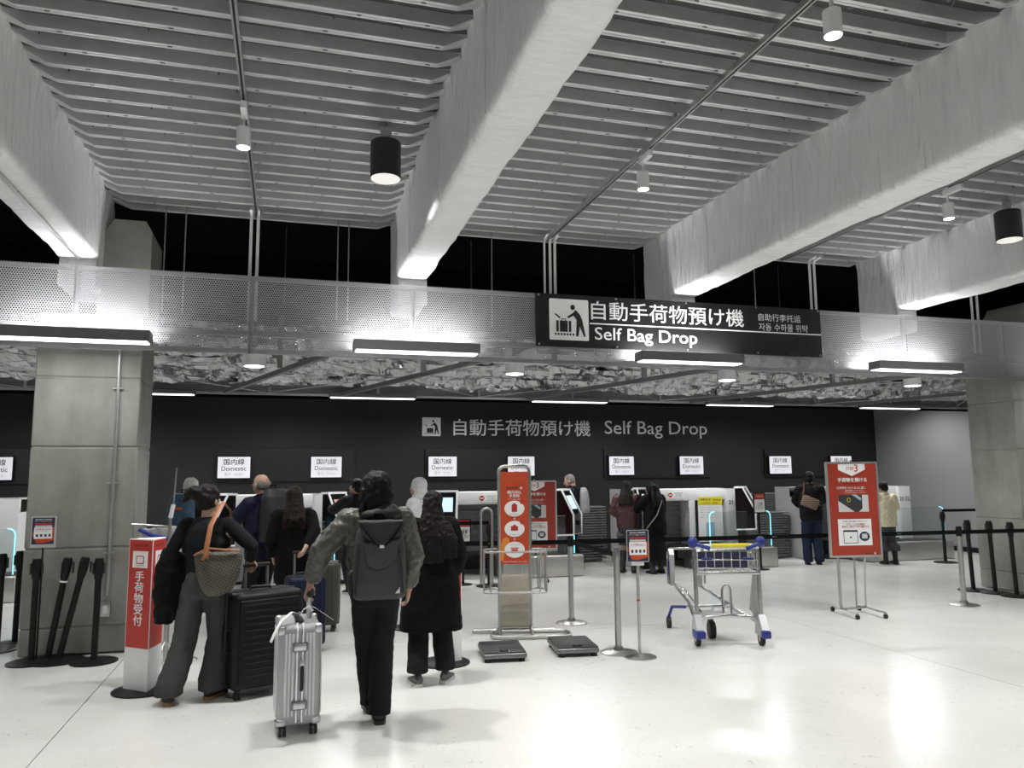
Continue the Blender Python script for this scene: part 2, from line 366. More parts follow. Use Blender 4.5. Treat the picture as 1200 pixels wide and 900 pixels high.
wall('wall_left', (X0-0.05, (Y0+Y1)/2, 3), (0.1, Y1-Y0, 6), M['grey_wall'], 'grey side wall of the hall')
wall('wall_far_right', (X1+0.05, (Y0+Y1)/2, 3), (0.1, Y1-Y0, 6), M['grey_wall'], 'grey far side wall of the hall')
wall('wall_behind', ((X0+X1)/2, Y0-0.05, 3), (X1-X0, 0.1, 6), M['grey_wall'], 'grey wall at the back of the hall')
mark(bx('ceiling_void', (5, 12.9, 6.05), (28, 6.6, 0.1), M['void']), 'unlit void above the canopy', 'ceiling', kind='structure')

# corrugated metal deck: pans, and down-standing ribs with pinched ends, bay by bay between the beams
ZP, ZR, PIT, YEND = 4.605, 4.53, 0.2325, 8.9
BEAMS = [(-8.98, -8.6), (-5.55, -5.18), (-2.29, -1.91), (1.16, 1.52), (4.60, 4.97), (8.08, 8.45), (11.55, 11.92), (15.0, 15.37)]
BEAMS = [(a*0.95, b_*0.95) for a, b_ in BEAMS]
YBE, ZBE = 8.19, 3.79
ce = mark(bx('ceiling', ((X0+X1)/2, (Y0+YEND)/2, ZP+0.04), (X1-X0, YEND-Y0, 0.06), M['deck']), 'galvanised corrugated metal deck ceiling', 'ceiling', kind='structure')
nr = int((YEND-2.6)/PIT)
def rib_mesh(L):
    m = MB(); e = 0.16
    def sec(x, wb, wt, zb): return [(x, -wt, ZP+0.012), (x, -wb, zb), (x, -wb*0.35, zb), (x, -wb*0.25, zb+0.006), (x, wb*0.25, zb+0.006), (x, wb*0.35, zb), (x, wb, zb), (x, wt, ZP+0.012)]
    m.loft([sec(0, 0.065, 0.07, ZP-0.006), sec(e, 0.027, 0.036, ZR), sec(L-e, 0.027, 0.036, ZR), sec(L, 0.065, 0.07, ZP-0.006)])
    me = bpy.data.meshes.new('deck_rib'); me.from_pydata([tuple(p) for p in m.v], [], m.f); me.materials.append(M['deck_rib']); return me
for k in range(len(BEAMS)-1):
    a, b_ = BEAMS[k][1]-0.01, BEAMS[k+1][0]+0.01
    if k not in (1, 2, 3, 4, 5): continue
    me = rib_mesh(b_-a)
    for i in range(nr):
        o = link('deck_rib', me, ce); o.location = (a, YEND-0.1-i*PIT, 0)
        o.location -= ce.location
    # screws hanging from the pans: too many and tiny to count
    sm = MB()
    for i in range(nr-1):
        y = YEND-0.1-(i+0.5)*PIT
        for j in range(int((b_-a)/0.55)):
            x = a+0.3+j*0.55+random.uniform(-0.12, 0.12)
            sm.tube([(x, y+random.uniform(-0.05, 0.05), ZP+0.01), (x, y, ZP-random.choice([0.02, 0.035, 0.05]))], 0.006, 5)
            sm.lathe([(0.014, ZP-0.004), (0.014, ZP+0.012)], 6, (x, y+0.02, 0)); sm.box((x+0.15, y-PIT/2, ZR-0.001), (0.03, 0.012, 0.004))
    so = sm.build('deck_screws', M['fixture_grey'], ce, smooth=False); so['kind'] = 'stuff'; so.location = -ce.location
    # small dark clips along the rib soffits
# beams wrapped in pale fireproof cloth (wrinkled geometry along the top and lower edges)
import mathutils.noise as NZ
def wrapped_beam(x0, x1, y0, y1, z0, z1, name_mat, seed, parent, name='wrapped_body'):
    m = MB(); L = y1-y0; ny = max(8, int(L/0.045)); rr_ = 0.05
    prof = []
    for t in range(9): prof.append((x0, z1-(z1-z0-rr_)*t/8))
    prof += [(x0+rr_-rr_*math.cos(R(a)), z0+rr_-rr_*math.sin(R(a))) for a in (30, 60)]
    for t in range(6): prof.append((x0+rr_+(x1-x0-2*rr_)*t/5, z0))
    prof += [(x1-rr_+rr_*math.sin(R(a)), z0+rr_-rr_*math.cos(R(a))) for a in (30, 60)]
    for t in range(9): prof.append((x1, z0+rr_+(z1-z0-rr_)*t/8))
    cx, cz = (x0+x1)/2, (z0+z1)/2; rings = []
    for i in range(ny+1):
        y = y0+L*i/ny; ring = []
        for (x, z) in prof:
            top = max(0, (z-(z1-0.22))/0.22)
            pl = math.sin(y*2*PI/0.245+seed)*0.5+0.5
            fan = NZ.noise(Vector((x*3, y*7+ (z-z1)*3*math.sin(y*12), z*5+seed)))
            d = 0.012*NZ.noise(Vector((x*2+seed, y*2.2, z*2.2))) + 0.006*NZ.noise(Vector((x*6+seed, y*9, z*3)))
            d += top*(0.045*fan + 0.016*pl)
            nx = -1 if x < x0+0.03 else (1 if x > x1-0.03 else 0); nz = -1 if z < z0+0.03 else 0
            ring.append((x+nx*d, y, z+nz*d*0.8))
        rings.append(ring)
    m.loft(rings); return m.build(name, name_mat, parent, angle=80)
BL = ['leftmost wrapped ceiling beam seen, nearest the concrete pillar with the poster', 'wrapped ceiling beam between the black downlight and the big sign', 'wrapped ceiling beam running over the big black sign', 'wrapped ceiling beam beyond the far black downlight']
bi = 0
for k, (a, b_) in enumerate(BEAMS):
    vis = 2 <= k <= 5
    t = thing('ceiling_beam', BL[k-2] if vis else 'pale cloth-wrapped ceiling beam out at the hall side', 'beam', ((a+b_)/2, YBE, 0), 0, 'cloth-wrapped ceiling beams')
    cx = (a+b_)/2
    if vis:
        wrapped_beam(a-cx, b_-cx, (1.0 if k > 2 else 2.5)-YBE, 0, ZBE, ZP+0.02, M['wrap'], k*3.1, t)
        wrapped_beam(a-cx+0.015, b_-cx-0.015, 0.0, 0.68, 3.5, ZP+0.02, M['wrap'], k*5.7, t, 'wrapped_haunch')
        bx('wrapped_run', (0, (Y0-YBE+(1.0 if k > 2 else 2.5)-YBE)/2, (ZBE+ZP)/2), (b_-a, (1.0 if k > 2 else 2.5)-Y0, ZP-ZBE), M['wrap'], t)
        # a joint tape line along the soffit
        if k == 2: bx('seam_trim', (0.02, -2.2, ZBE-0.012), (0.03, 4.3, 0.02), M['galv'], t)
        for yy in (-0.9, -2.4, -3.9):
            bx('cloth_seam', (-(b_-a)/2-0.004, yy, 4.2), (0.006, 0.012, 0.76), M['wrap'], t)
    else:
        bx('wrapped_run', (0, (Y0+YBE)/2-YBE, (ZBE+ZP)/2), (b_-a, YBE-Y0, ZP-ZBE), M['wrap'], t)

# concrete pillars
def pillar(x0, x1, y0, y1, label, stub):
    t = thing('concrete_pillar', label, 'pillar', ((x0+x1)/2, (y0+y1)/2, 0), 0, 'concrete pillars')
    W, D = x1-x0, y1-y0; zs = [0.012, 0.26, 1.0, 1.97, 2.65, 3.3]
    for z0, z1 in zip(zs[:-1], zs[1:]):
        bx('formwork_panel', (0, 0, (z0+z1)/2), (W, D, z1-z0-0.008), M['concrete'], t, r=0.012, seg=1)
    bx('pillar_core', (0, 0, 1.65), (W-0.02, D-0.02, 3.27), M['concrete'], t)
    a, b_, zt = stub
    m = MB(); m.prism([(a, 3.3), (b_, 3.3), (b_, zt-0.12), (b_-0.06, zt), (a+0.12, zt), (a, zt-0.2)], -D/2+0.05, D/2); m.build('pillar_head', M['concrete'], t)
    return t
pl = pillar(-2.36, -1.42, 8.42, 9.15, 'concrete pillar with a conduit and an outlet box, poster beside it', (0.02, 0.5, 4.3))
# conduit with outlet on the left pillar
cd = thing('conduit_outlet', 'metal conduit running down the pillar to an outlet box', 'conduit', (-1.62, 8.40, 0))
m = MB(); m.tube([(0, 0, 3.0), (0.0, 0, 0.55)], 0.016, 8); m.build('conduit_pipe', M['galv'], cd)
for z in (2.55, 1.62, 0.95): bx('pipe_clip', (0, -0.004, z), (0.09, 0.02, 0.014), M['galv'], cd)
ob = bx('outlet_box', (-0.005, -0.012, 0.42), (0.085, 0.05, 0.14), M['galv'], cd, r=0.01)
bx('socket_plate', (-0.005, -0.040, 0.42), (0.04, 0.006, 0.08), M['white'], ob)
pr_ = pillar(9.72, 10.66, 8.35, 9.12, 'concrete pillar behind the three black barrier posts', (-0.06, 0.45, 4.1))

# front perforated fascia of the canopy
YF, ZB, ZT = 8.1, 2.905, 3.70
fa = thing('perforated_fascia', 'perforated metal fascia band carrying the big black sign', 'fascia', (0, YF, 0))
jx = [-8.4, -6.8, -5.2, -3.58, -1.98, -0.38, 1.27, 2.88, 4.49, 6.11, 7.73, 9.35, 10.97, 12.6]
for a, b_ in zip(jx[:-1], jx[1:]):
    bx('perforated_panel', ((a+b_)/2, 0, (ZB+ZT)/2), (b_-a-0.008, 0.004, ZT-ZB), M['perf'], fa)
    bx('panel_stud', (a, 0.05, (ZB+ZT)/2), (0.045, 0.05, ZT-ZB), M['galv'], fa)
for z in (ZB+0.02, ZB+0.2, ZT-0.02): bx('fascia_rail', (2.1, 0.05, z), (21, 0.05, 0.04), M['galv'], fa)
# back fascia strip
YB = 12.3
fb = thing('canopy_back_fascia', 'rear perforated fascia strip of the canopy with slim lit battens', 'fascia', (0, YB, 0))
for k in range(14):
    a = -6.83 + k*1.64
    bx('perforated_panel', (a+0.82, 0, 3.02), (1.62, 0.004, 0.17), M['perf'], fb)
    bx('panel_stud', (a, -0.03, 3.02), (0.04, 0.04, 0.17), M['galv'], fb)
bx('fascia_rail', (4, -0.03, 2.93), (22, 0.06, 0.035), M['galv'], fb)
bx('fascia_rail', (4, -0.03, 3.115), (22, 0.05, 0.02), M['galv'], fb)
# void board behind the rear strip
bx('backing_board', (4, 0.35, 3.3), (24, 0.02, 0.8), M['void'], fb)

# linear fixtures: open trough washing the fascia upwards and a slim lit soffit
def linear_fixture(x, y, z, L, D, H, label, grp, up, down, nm='linear_light'):
    t = thing(nm, label, 'light', (x, y, z), 0, grp)
    m = MB(); m.prism([(-D/2, 0), (D/2, 0), (D/2, H*0.6), (D/2-0.012, H*0.6), (D/2-0.012, 0.03), (-D/2+0.012, 0.03), (-D/2+0.012, H), (-D/2, H)], -L/2, L/2, 'x')
    m.build('trough', M['fixture_grey'], t, smooth=False)
    for s in (-1, 1): bx('end_cap', (s*(L/2+0.004), 0, H/2), (0.008, D, H), M['fixture_grey'], t)
    bx('lower_diffuser', (0, 0, -0.006), (L-0.03, D-0.04, 0.012), M['tube_lit'], t)
    if up:
        bx('upper_tube', (0, 0.02, 0.045), (L-0.06, 0.05, 0.02), M['tube_lit'], t)
        strip_light('fascia_wash_beam', (x, y+0.02, z+0.065), L-0.1, 0.05, up, True)
    strip_light('strip_beam', (x, y, z-0.02), L-0.05, D-0.05, down)
    bx('wall_bracket', (0.3, D/2+0.1, 0.03), (0.04, 0.2, 0.03), M['galv'], t); bx('wall_bracket', (-0.3, D/2+0.1, 0.03), (0.04, 0.2, 0.03), M['galv'], t)
LF = {1: 'long grey linear lamp on the fascia over the posters pillar', 2: 'long grey linear lamp on the fascia, clear of the big sign', 3: 'long grey linear lamp directly below the big black sign', 4: 'long grey linear lamp on the fascia toward the far pillar'}
for i, x in enumerate(FRONT_FIX):
    linear_fixture(x, 7.84, 2.93, 1.28, 0.2, 0.1, LF.get(i, 'long grey linear lamp at the fascia end'), 'linear lamps on the front fascia', 32, 14)
for i, x in enumerate(BACK_FIX):
    linear_fixture(x, 12.15, 2.885, 1.33, 0.16, 0.06, ['slim lit rear canopy batten past the poster pillar', 'slim lit rear canopy batten beside the poster pillar', 'slim lit rear canopy batten above the first busy machine', 'slim lit rear canopy batten over the wall lettering', 'slim lit rear canopy batten over the machine with the yellow poster', 'slim lit rear canopy batten toward the grey side wall'][i], 'rear canopy battens', 0, 44, 'batten_light')

# canopy interior: foil wrapped ducts, angle frame, hangers, wire bracing, round downlights
def foil_duct(y, z, r, x0, x1, seed, label):
    m = MB(); nx = int((x1-x0)/0.04); na = 26; rings = []
    for i in range(nx+1):
        x = x0+(x1-x0)*i/nx; ring = []
        tie = abs(((x+seed) % 0.8)-0.4)/0.4
        for j in range(na):
            a = 2*PI*j/na; c_, s_ = math.cos(a), math.sin(a)
            d = r*(0.92+0.20*NZ.noise(Vector((x*1.2+seed, c_*1.8, s_*1.8+seed))) + 0.16*NZ.noise(Vector((x*4.5+seed, c_*3.5, s_*3.5))) + 0.085*NZ.noise(Vector((x*11, c_*9, s_*9+seed)))) - 0.10*r*(tie**10)
            ring.append((x, c_*d*1.35, s_*d))
        rings.append(ring)
    m.loft(rings)
    o = m.build('foil_duct', M['foil'], None, smooth=False); o.location = (0, y, z)
    return mark(o, label, 'duct', 'foil-wrapped ducts in the canopy')
SEGS = ((-6, 13, 'running past both concrete pillars'),)
for x0_, x1_, wh in SEGS:
    foil_duct(9.85, 3.36, 0.25, x0_, x1_, 1.0+x0_, 'crumpled foil-wrapped front duct of the canopy, '+wh)
    foil_duct(10.65, 3.30, 0.27, x0_, x1_, 4.3+x0_, 'crumpled foil-wrapped middle duct of the canopy, '+wh)
    foil_duct(11.6, 3.25, 0.27, x0_, x1_, 8.2+x0_, 'crumpled foil-wrapped rear duct of the canopy, '+wh)
    fs = MB(); n1, n2 = int((x1_-x0_)/0.11), 26
    for i in range(n1+1):
        for j in range(n2+1):
            x = x0_+(x1_-x0_)*i/n1; y = 9.45+2.75*j/n2
            fs.v.append(Vector((x, y, 3.72+0.07*NZ.noise(Vector((x*2.5, y*2.5, 1)))+0.06*NZ.noise(Vector((x*7, y*7, 3))))))
    for i in range(n1):
        for j in range(n2):
            q = i*(n2+1)+j; fs.f.append((q, q+n2+1, q+n2+2, q+1))
    mark(fs.build('foil_blanket', M['foil'], None, smooth=False), 'crumpled foil insulation sheet above the ducts, '+wh, 'insulation')
# added unseen lamps behind the rear strip, brightening the black wall and machines
for x in (-3.4, -0.1, 3.2, 6.5, 9.8, 12.6):
    t = thing('added_fill_lamp', 'added white round fill lamp over the machines, hidden by the rear strip', 'light', (x, 13.6, 3.5), 0, 'added fill lamps over the machines')
    m = MB(); m.lathe([(0.09, 0), (0.09, 0.14), (0.08, 0.145)], 16); m.build('lamp_can', M['white'], t)
    m = MB(); m.lathe([(0.08, -0.004), (0.08, 0.006)], 16); m.build('lamp_lens', M['lens_hot'], t)
    m = MB(); m.tube([(0, 0, 0.14), (0, 0, 2.5)], 0.01, 6); m.build('stem', M['fixture_grey'], t)
    spot('added_fill_beam', (x, 13.6, 3.48), 170, 150, 0.7, size=0.1)
cf = thing('canopy_bracing', 'grey steel angle struts, hangers and wires inside the canopy', 'bracing', (0, 8.3, 2.95))
for x in (-4.3, -0.7, 1.0, 4.0, 7.0, 10.2):
    m = MB(); a, b_ = Vector((x+1.1, 0.0, 0.0)), Vector((x-0.2, 3.8, -0.02))
    m.tube([a, b_], 0.04, 4); m.build('diagonal_strut', M['fixture_grey'], cf, smooth=False)
    bx('hanger', (x+0.6, 1.1, 0.3), (0.06, 0.04, 0.62), M['fixture_grey'], cf)
for k in range(6):
    x = -5.2+k*3.27
    for (p, q) in (((x-1.6, 0.05, 0.05), (x+1.6, 3.9, 0.0)), ((x+1.6, 0.05, 0.05), (x-1.6, 3.9, 0.0))):
        m = MB(); m.tube([p, q], 0.007, 5); m.build('brace_wire', M['galv'], cf)
for i, px in enumerate((298, 603, 852, 1069)):
    p = plane_at(px, (423, 436, 443, 447)[i], 8.75)
    t = thing('canopy_downlight', ['white round downlight under the canopy near the poster pillar', 'white round downlight under the canopy left of the big sign', 'white round downlight under the canopy below the end of the big sign', 'white round downlight under the canopy near the far pillar'][i], 'light', (p.x, 8.75, 2.86), 0, 'canopy downlights')
    m = MB(); m.lathe([(0.115, 0), (0.115, 0.2), (0.1, 0.205)], 20); m.build('lamp_can', M['white'], t)
    m = MB(); m.lathe([(0.1, -0.004), (0.1, 0.006)], 20); m.build('lamp_lens', M['lens_hot'], t)
    bx('mount_stem', (0, 0, 0.3), (0.05, 0.05, 0.2), M['fixture_grey'], t); bx('mount_arm', (0, -0.3, 0.245), (0.04, 0.64, 0.03), M['fixture_grey'], t)
    spot('canopy_downlight_beam', (p.x, 8.75, 2.84), 45, 120, 0.6)
# conduit drops and hanger rods in front of the void
for xs_, lab in (((-0.42, -0.35), 'pair of pale conduits dropping to the fascia above the standing travellers'), ((2.87, 2.94, 3.0), 'three pale conduits dropping to the fascia at the corner of the big sign'), ((6.55, 6.62), 'pair of pale conduits dropping to the fascia past the big sign'), ((9.2, 9.3), 'pair of pale conduits dropping to the fascia by the far pillar')):
    t = thing('conduit_drop', lab, 'conduit', (xs_[0], 8.42, 3.3))
    for i, x in enumerate(xs_):
        m = MB(); m.tube([(x-xs_[0], 0, 0), (x-xs_[0], 0, 1.09), (x-xs_[0], -0.02, 1.14), (x-xs_[0], -0.15, 1.16)], 0.013 if len(xs_) > 2 and i == 0 else 0.017, 8); m.build('conduit_pipe', M['white'], t)
for x, lb in ((-1.3, 'thin hanger rod nearest the poster pillar'), (-1.1, 'thin hanger rod second from the poster pillar'), (0.5, 'thin hanger rod left of the beam by the downlight'), (0.62, 'thin hanger rod closest to the beam by the downlight'), (2.3, 'thin hanger rod beside the three conduits'), (5.9, 'thin hanger rod above the end of the big sign')):
    m = MB(); m.tube([(0, 0, 0), (0, 0, 1.23)], 0.007, 6)
    o = m.build('hanger_rod', M['galv']); o.location = (x, 8.7, 3.4); mark(o, lb, 'rod', 'hanger rods')

# lighting tracks with white spots; black cylinder downlights
TL = ['lighting track over the standing travellers', 'lighting track running toward the big black sign', 'lighting track hugging the beam over the sign end']
for i, x in enumerate(TRACKS):
    t = thing('lighting_track', TL[i], 'track', (x, 4.5, 4.455), 0, 'ceiling lighting tracks')
    m = MB(); m.prism([(-0.02, -0.02), (0.02, -0.02), (0.02, 0.025), (-0.02, 0.025)], -5, 4.0); m.build('track_rail', M['galv'], t)
    bx('track_slot', (0, -0.5, -0.021), (0.014, 9.0, 0.004), M['black_plastic'], t)
    for y in (-3.2, -1.2, 0.8, 2.8): bx('track_hanger', (0, y, 0.05), (0.03, 0.03, 0.07), M['galv'], t)
for i, (x, y) in enumerate(TRACK_SPOTS):
    lab = ['white track spot above the dark-haired traveller', 'white track spot on the track leading to the big sign', 'white track spot high on the track, farther from the big sign', 'white track spot beside the far black downlight'][i] if i < 4 else 'white track spot over the open hall'
    t = thing('track_spot', lab, 'spotlight', (x, y, 4.125), 0, 'white track spots')
    m = MB(); m.lathe([(0.052, 0), (0.052, 0.15), (0.045, 0.155)], 18); m.build('spot_can', M['white'], t)
    m = MB(); m.lathe([(0.046, -0.003), (0.046, 0.004)], 18); m.build('spot_lens', M['lens_hot'], t)
    bx('spot_arm', (0, 0, 0.185), (0.016, 0.02, 0.1), M['white'], t); bx('gear_box', (0, -0.06, 0.27), (0.045, 0.2, 0.06), M['white'], t, r=0.006)
    bx('track_adapter', (0, 0, 0.31), (0.035, 0.05, 0.05), M['white'], t)
for i, (x, y) in enumerate(DOWNLIGHTS):
    lab = 'black cylinder downlight by the wrapped beam, left of the big sign' if (x, y) == (0.72, 6.1) else 'black cylinder downlight past the big sign' if (x, y) == (7.24, 6.1) else 'black cylinder downlight over the open hall'
    t = thing('cylinder_downlight', lab, 'light', (x, y, 4.07), 0, 'black cylinder downlights')
    m = MB(); m.lathe([(0.125, 0), (0.125, 0.3), (0.115, 0.31)], 28); m.build('lamp_can', M['black_metal'], t)
    m = MB(); m.lathe([(0.118, -0.003), (0.118, 0.004)], 28); m.build('lamp_lens', M['lens'], t)
    bx('mount_bracket', (0, 0, 0.38), (0.09, 0.04, 0.13), M['galv'], t, r=0.005); m = MB(); m.tube([(0, 0, 0.42), (0, 0, 0.56)], 0.011, 8); m.build('stem', M['galv'], t)

# ------------------------------------------------------------------ signs on the setting
def pictogram(parent, cx, y, cz, s, full=True):
    # white square with traveller lifting a case on rollers
    q = s/2
    o = MB().prism(rrect(cx-q, cz-q, cx+q, cz+q, s*0.03), y-0.004, y).build('pictogram_plate', M['print_white'], parent, smooth=False)
    def P(u, v): return (cx-q+u*s, cz+q-v*s)
    yy = (y-0.0055, y-0.004)
    def poly(pts, n): MB().prism([P(*p) for p in pts][::-1], *yy).build(n, M['print_black'], o, smooth=False)
    poly([(0.595+0.058*math.cos(a), 0.195+0.065*math.sin(a)) for a in [2*PI*k/16 for k in range(16)]], 'figure_head')
    poly([(0.67, 0.25), (0.78, 0.37), (0.83, 0.48), (0.92, 0.9), (0.87, 0.9), (0.77, 0.66), (0.73, 0.9), (0.67, 0.9), (0.69, 0.5), (0.61, 0.4), (0.48, 0.47), (0.45, 0.43), (0.6, 0.33)], 'figure_body')
    poly([(0.13, 0.38), (0.16, 0.36), (0.28, 0.45), (0.25, 0.48)], 'figure_tool')
    if full:
        poly([(0.17, 0.53), (0.23, 0.53), (0.23, 0.8), (0.17, 0.8)], 'figure_case'); poly([(0.26, 0.53), (0.46, 0.53), (0.46, 0.8), (0.26, 0.8)], 'figure_case'); poly([(0.49, 0.53), (0.55, 0.53), (0.55, 0.8), (0.49, 0.8)], 'figure_case')
        poly([(0.3, 0.53), (0.3, 0.48), (0.42, 0.48), (0.42, 0.53), (0.4, 0.53), (0.4, 0.5), (0.32, 0.5), (0.32, 0.53)], 'figure_grip')
    else:
        poly([(0.25, 0.57), (0.6, 0.57), (0.6, 0.82), (0.25, 0.82)], 'figure_case')
    for k in range(7): poly([(0.15+0.075*k+0.028*math.cos(a), 0.86+0.028*math.sin(a)) for a in [2*PI*j/10 for j in range(10)]], 'figure_roller')
    return o
sg = thing('hanging_sign', 'wide black sign board with bag drop pictogram mounted on the fascia', 'sign', (4.505, 8.06, 3.39))
bx('sign_board', (0, 0, 0), (3.74, 0.03, 0.6), M['black_board'], sg)
for x in (-1.84, -0.9, 0, 0.95, 1.84):
    for z in (-0.28, 0.28):
        m = MB(); m.tube([(x, -0.015, z), (x, -0.022, z)], 0.012, 8); m.build('sign_bolt', M['steel'], sg)
pictogram(sg, -1.48, -0.0155, 0.01, 0.47)
bx('divider_line', (0.32, -0.0165, -0.02), (3.1, 0.002, 0.014), M['print_white'], sg)
text('自動手荷物預け機', (-0.22, -0.0175, 0.135), M['print_white'], sg, w=1.98, h=0.215, bold=0.006)
text('Self Bag Drop', (-0.52, -0.0175, -0.155), M['print_white'], sg, w=1.3, h=0.19, bold=0.004)
text('自助行李托运', (1.28, -0.0175, 0.165), M['print_white'], sg, w=0.6, h=0.092)
text('자동 수하물 위탁', (1.33, -0.0175, 0.045), M['print_white'], sg, w=0.7, h=0.092)
ws = thing('wall_lettering', 'white bag drop lettering with pictogram on the black wall', 'sign', (6.0, 15.597, 2.67))
pictogram(ws, 2.83-6.0, 0, 0, 0.38, False)
text('自動手荷物預け機', (4.80-6.0, -0.003, -0.005), M['print_white'], ws, w=3.02, h=0.34, bold=0.006)
text('Self Bag Drop', (7.90-6.0, -0.003, -0.02), M['print_white'], ws, w=2.5, h=0.38, bold=0.002)
# domestic signs on dark panels
lab = ['lit white domestic flights sign at the far end past the poster pillar', 'lit white domestic flights sign above the bald man', 'lit white domestic flights sign above the machine used by the man in black', 'lit white domestic flights sign above the long-haired woman in the black coat', 'lit white domestic flights sign partly behind the orange stand', 'lit white domestic flights sign above the woman in burgundy', 'lit white domestic flights sign above the machine with the yellow poster', 'lit white domestic flights sign beside the man in jeans', 'lit white domestic flights sign hidden behind the red step board']
DS = None
for i, x in enumerate((-4.88, -0.94, 0.75, 3.04, 4.70, 6.97, 8.66, 10.95, 12.62)):
    if DS is None:
        t = thing('domestic_sign', lab[i], 'sign', (x, 15.597, 1.86), 0, 'domestic flights signs'); DS = t
        bx('sign_case', (0, -0.04, 0), (0.60, 0.07, 0.42), M['black_plastic'], t)
        bx('sign_face', (0, -0.077, 0), (0.575, 0.006, 0.395), mat('lit_sign_face', (0.8, 0.8, 0.82), 0.5, emit=((0.9, 0.9, 1.0), 0.42)), t)
    else:
        t = copy_tree(DS); t.location.x = x; t['label'] = lab[i]
    text('国内線', (0, -0.0815, 0.105), M['print_black'], t, w=0.37, h=0.115, bold=0.006)
    text('Domestic', (0, -0.0815, -0.02), M['print_black'], t, w=0.44, h=0.085, bold=0.004)
    text('国内   국내선', (0, -0.0815, -0.125), M['print_grey'], t, w=0.33, h=0.06)
for i, (a, b_) in enumerate(((-1.25, 1.3), (2.7, 5.2), (6.6, 9.2), (10.6, 13.1), (-5.3, -2.7))):
    o = bx('display_panel', (0, 0, 0), (b_-a, 0.04, 0.62), M['black_board']); o.location = ((a+b_)/2, 15.57, 1.9)
    mark(o, ['dark blank panel behind the signs over the first busy machine', 'dark blank panel behind the signs near the orange stand', 'dark blank panel behind the signs over the machine with the yellow poster', 'dark blank panel behind the signs over the last machine', 'dark blank panel behind the sign past the poster pillar'][i], 'panel', 'dark panels behind the signs')
for o in list(COL.objects):
    if o.get('category') == 'sign' and o.name.startswith('domestic'): o.location.y = 15.545
# ================================================================== bag drop machines
def terminal(zb, label, loc, rz, lit, group='check-in terminals'):
    t = thing('check_in_terminal', label, 'terminal', loc, rz, group)
    prof = [(0.14, 1.40), (0.0, 1.40), (-0.2, 1.0), (-0.2, 0.68), (0.14, 0.66)]
    MB().prism(prof, -0.175, 0.175, 'x').build('terminal_body', M['screen_black'], t, smooth=False)
    for s in (-1, 1):
        m = MB(); pts = [(s*0.185, y, z) for y, z in [(0.14, 1.41), (0.0, 1.41), (-0.21, 1.0), (-0.21, 0.67), (0.14, 0.65)]]
        m.tube(pts, 0.017, 6); m.build('side_rim', M['white'], t)
    m = MB(); m.box((0, 0.07, 1.415), (0.39, 0.17, 0.03)); m.build('top_cap', M['white'], t)
    # screen on the sloping face
    sl = math.atan2(0.2, 0.4); Mx = Matrix.Rotation(-sl, 3, 'X')
    n = Vector((0, -math.cos(sl), math.sin(sl))); c = Vector((0, -0.1, 1.2))
    m = MB(); m.box(c+n*0.004, (0.3, 0.006, 0.34), Mx); m.build('bezel', M['screen_black'], t, smooth=False)
    m = MB(); m.box(c+n*0.008, (0.24, 0.004, 0.25), Mx); s_ = m.build('screen', M['screen'] if lit else M['screen_black'], t, smooth=False)
    if lit == 2:
        up = Vector((0, math.sin(sl), math.cos(sl)))
        m = MB(); m.box(c+n*0.011+up*0.105, (0.24, 0.003, 0.035), Mx); m.build('screen_banner', M['screen_red'], s_, smooth=False)
    bx('card_reader', (0.05, -0.215, 0.86), (0.1, 0.03, 0.08), M['black_plastic'], t, r=0.006)
    MB().prism(rrect(-0.1, zb or 0.0, 0.1, 0.7, 0.02), 0.0, 0.13).build('terminal_post', M['black_plastic'], t)
    return t
def no_entry_plate(parent, x, y, z):
    p = bx('notice_plate', (x, y-0.004, z), (0.34, 0.008, 0.13), M['print_white'], parent)
    m = MB(); m.tube([(x-0.12, y-0.008, z), (x-0.12, y-0.011, z)], 0.045, 20); d = m.build('no_entry_disc', M['print_red'], parent, smooth=False)
    bx('no_entry_bar', (x-0.12, y-0.012, z), (0.06, 0.002, 0.018), M['print_white'], parent)
    text('関係者以外\n立入禁止\nSTAFF ONLY', (x+0.05, y-0.0095, z), M['print_grey'], parent, w=0.19, h=0.095)
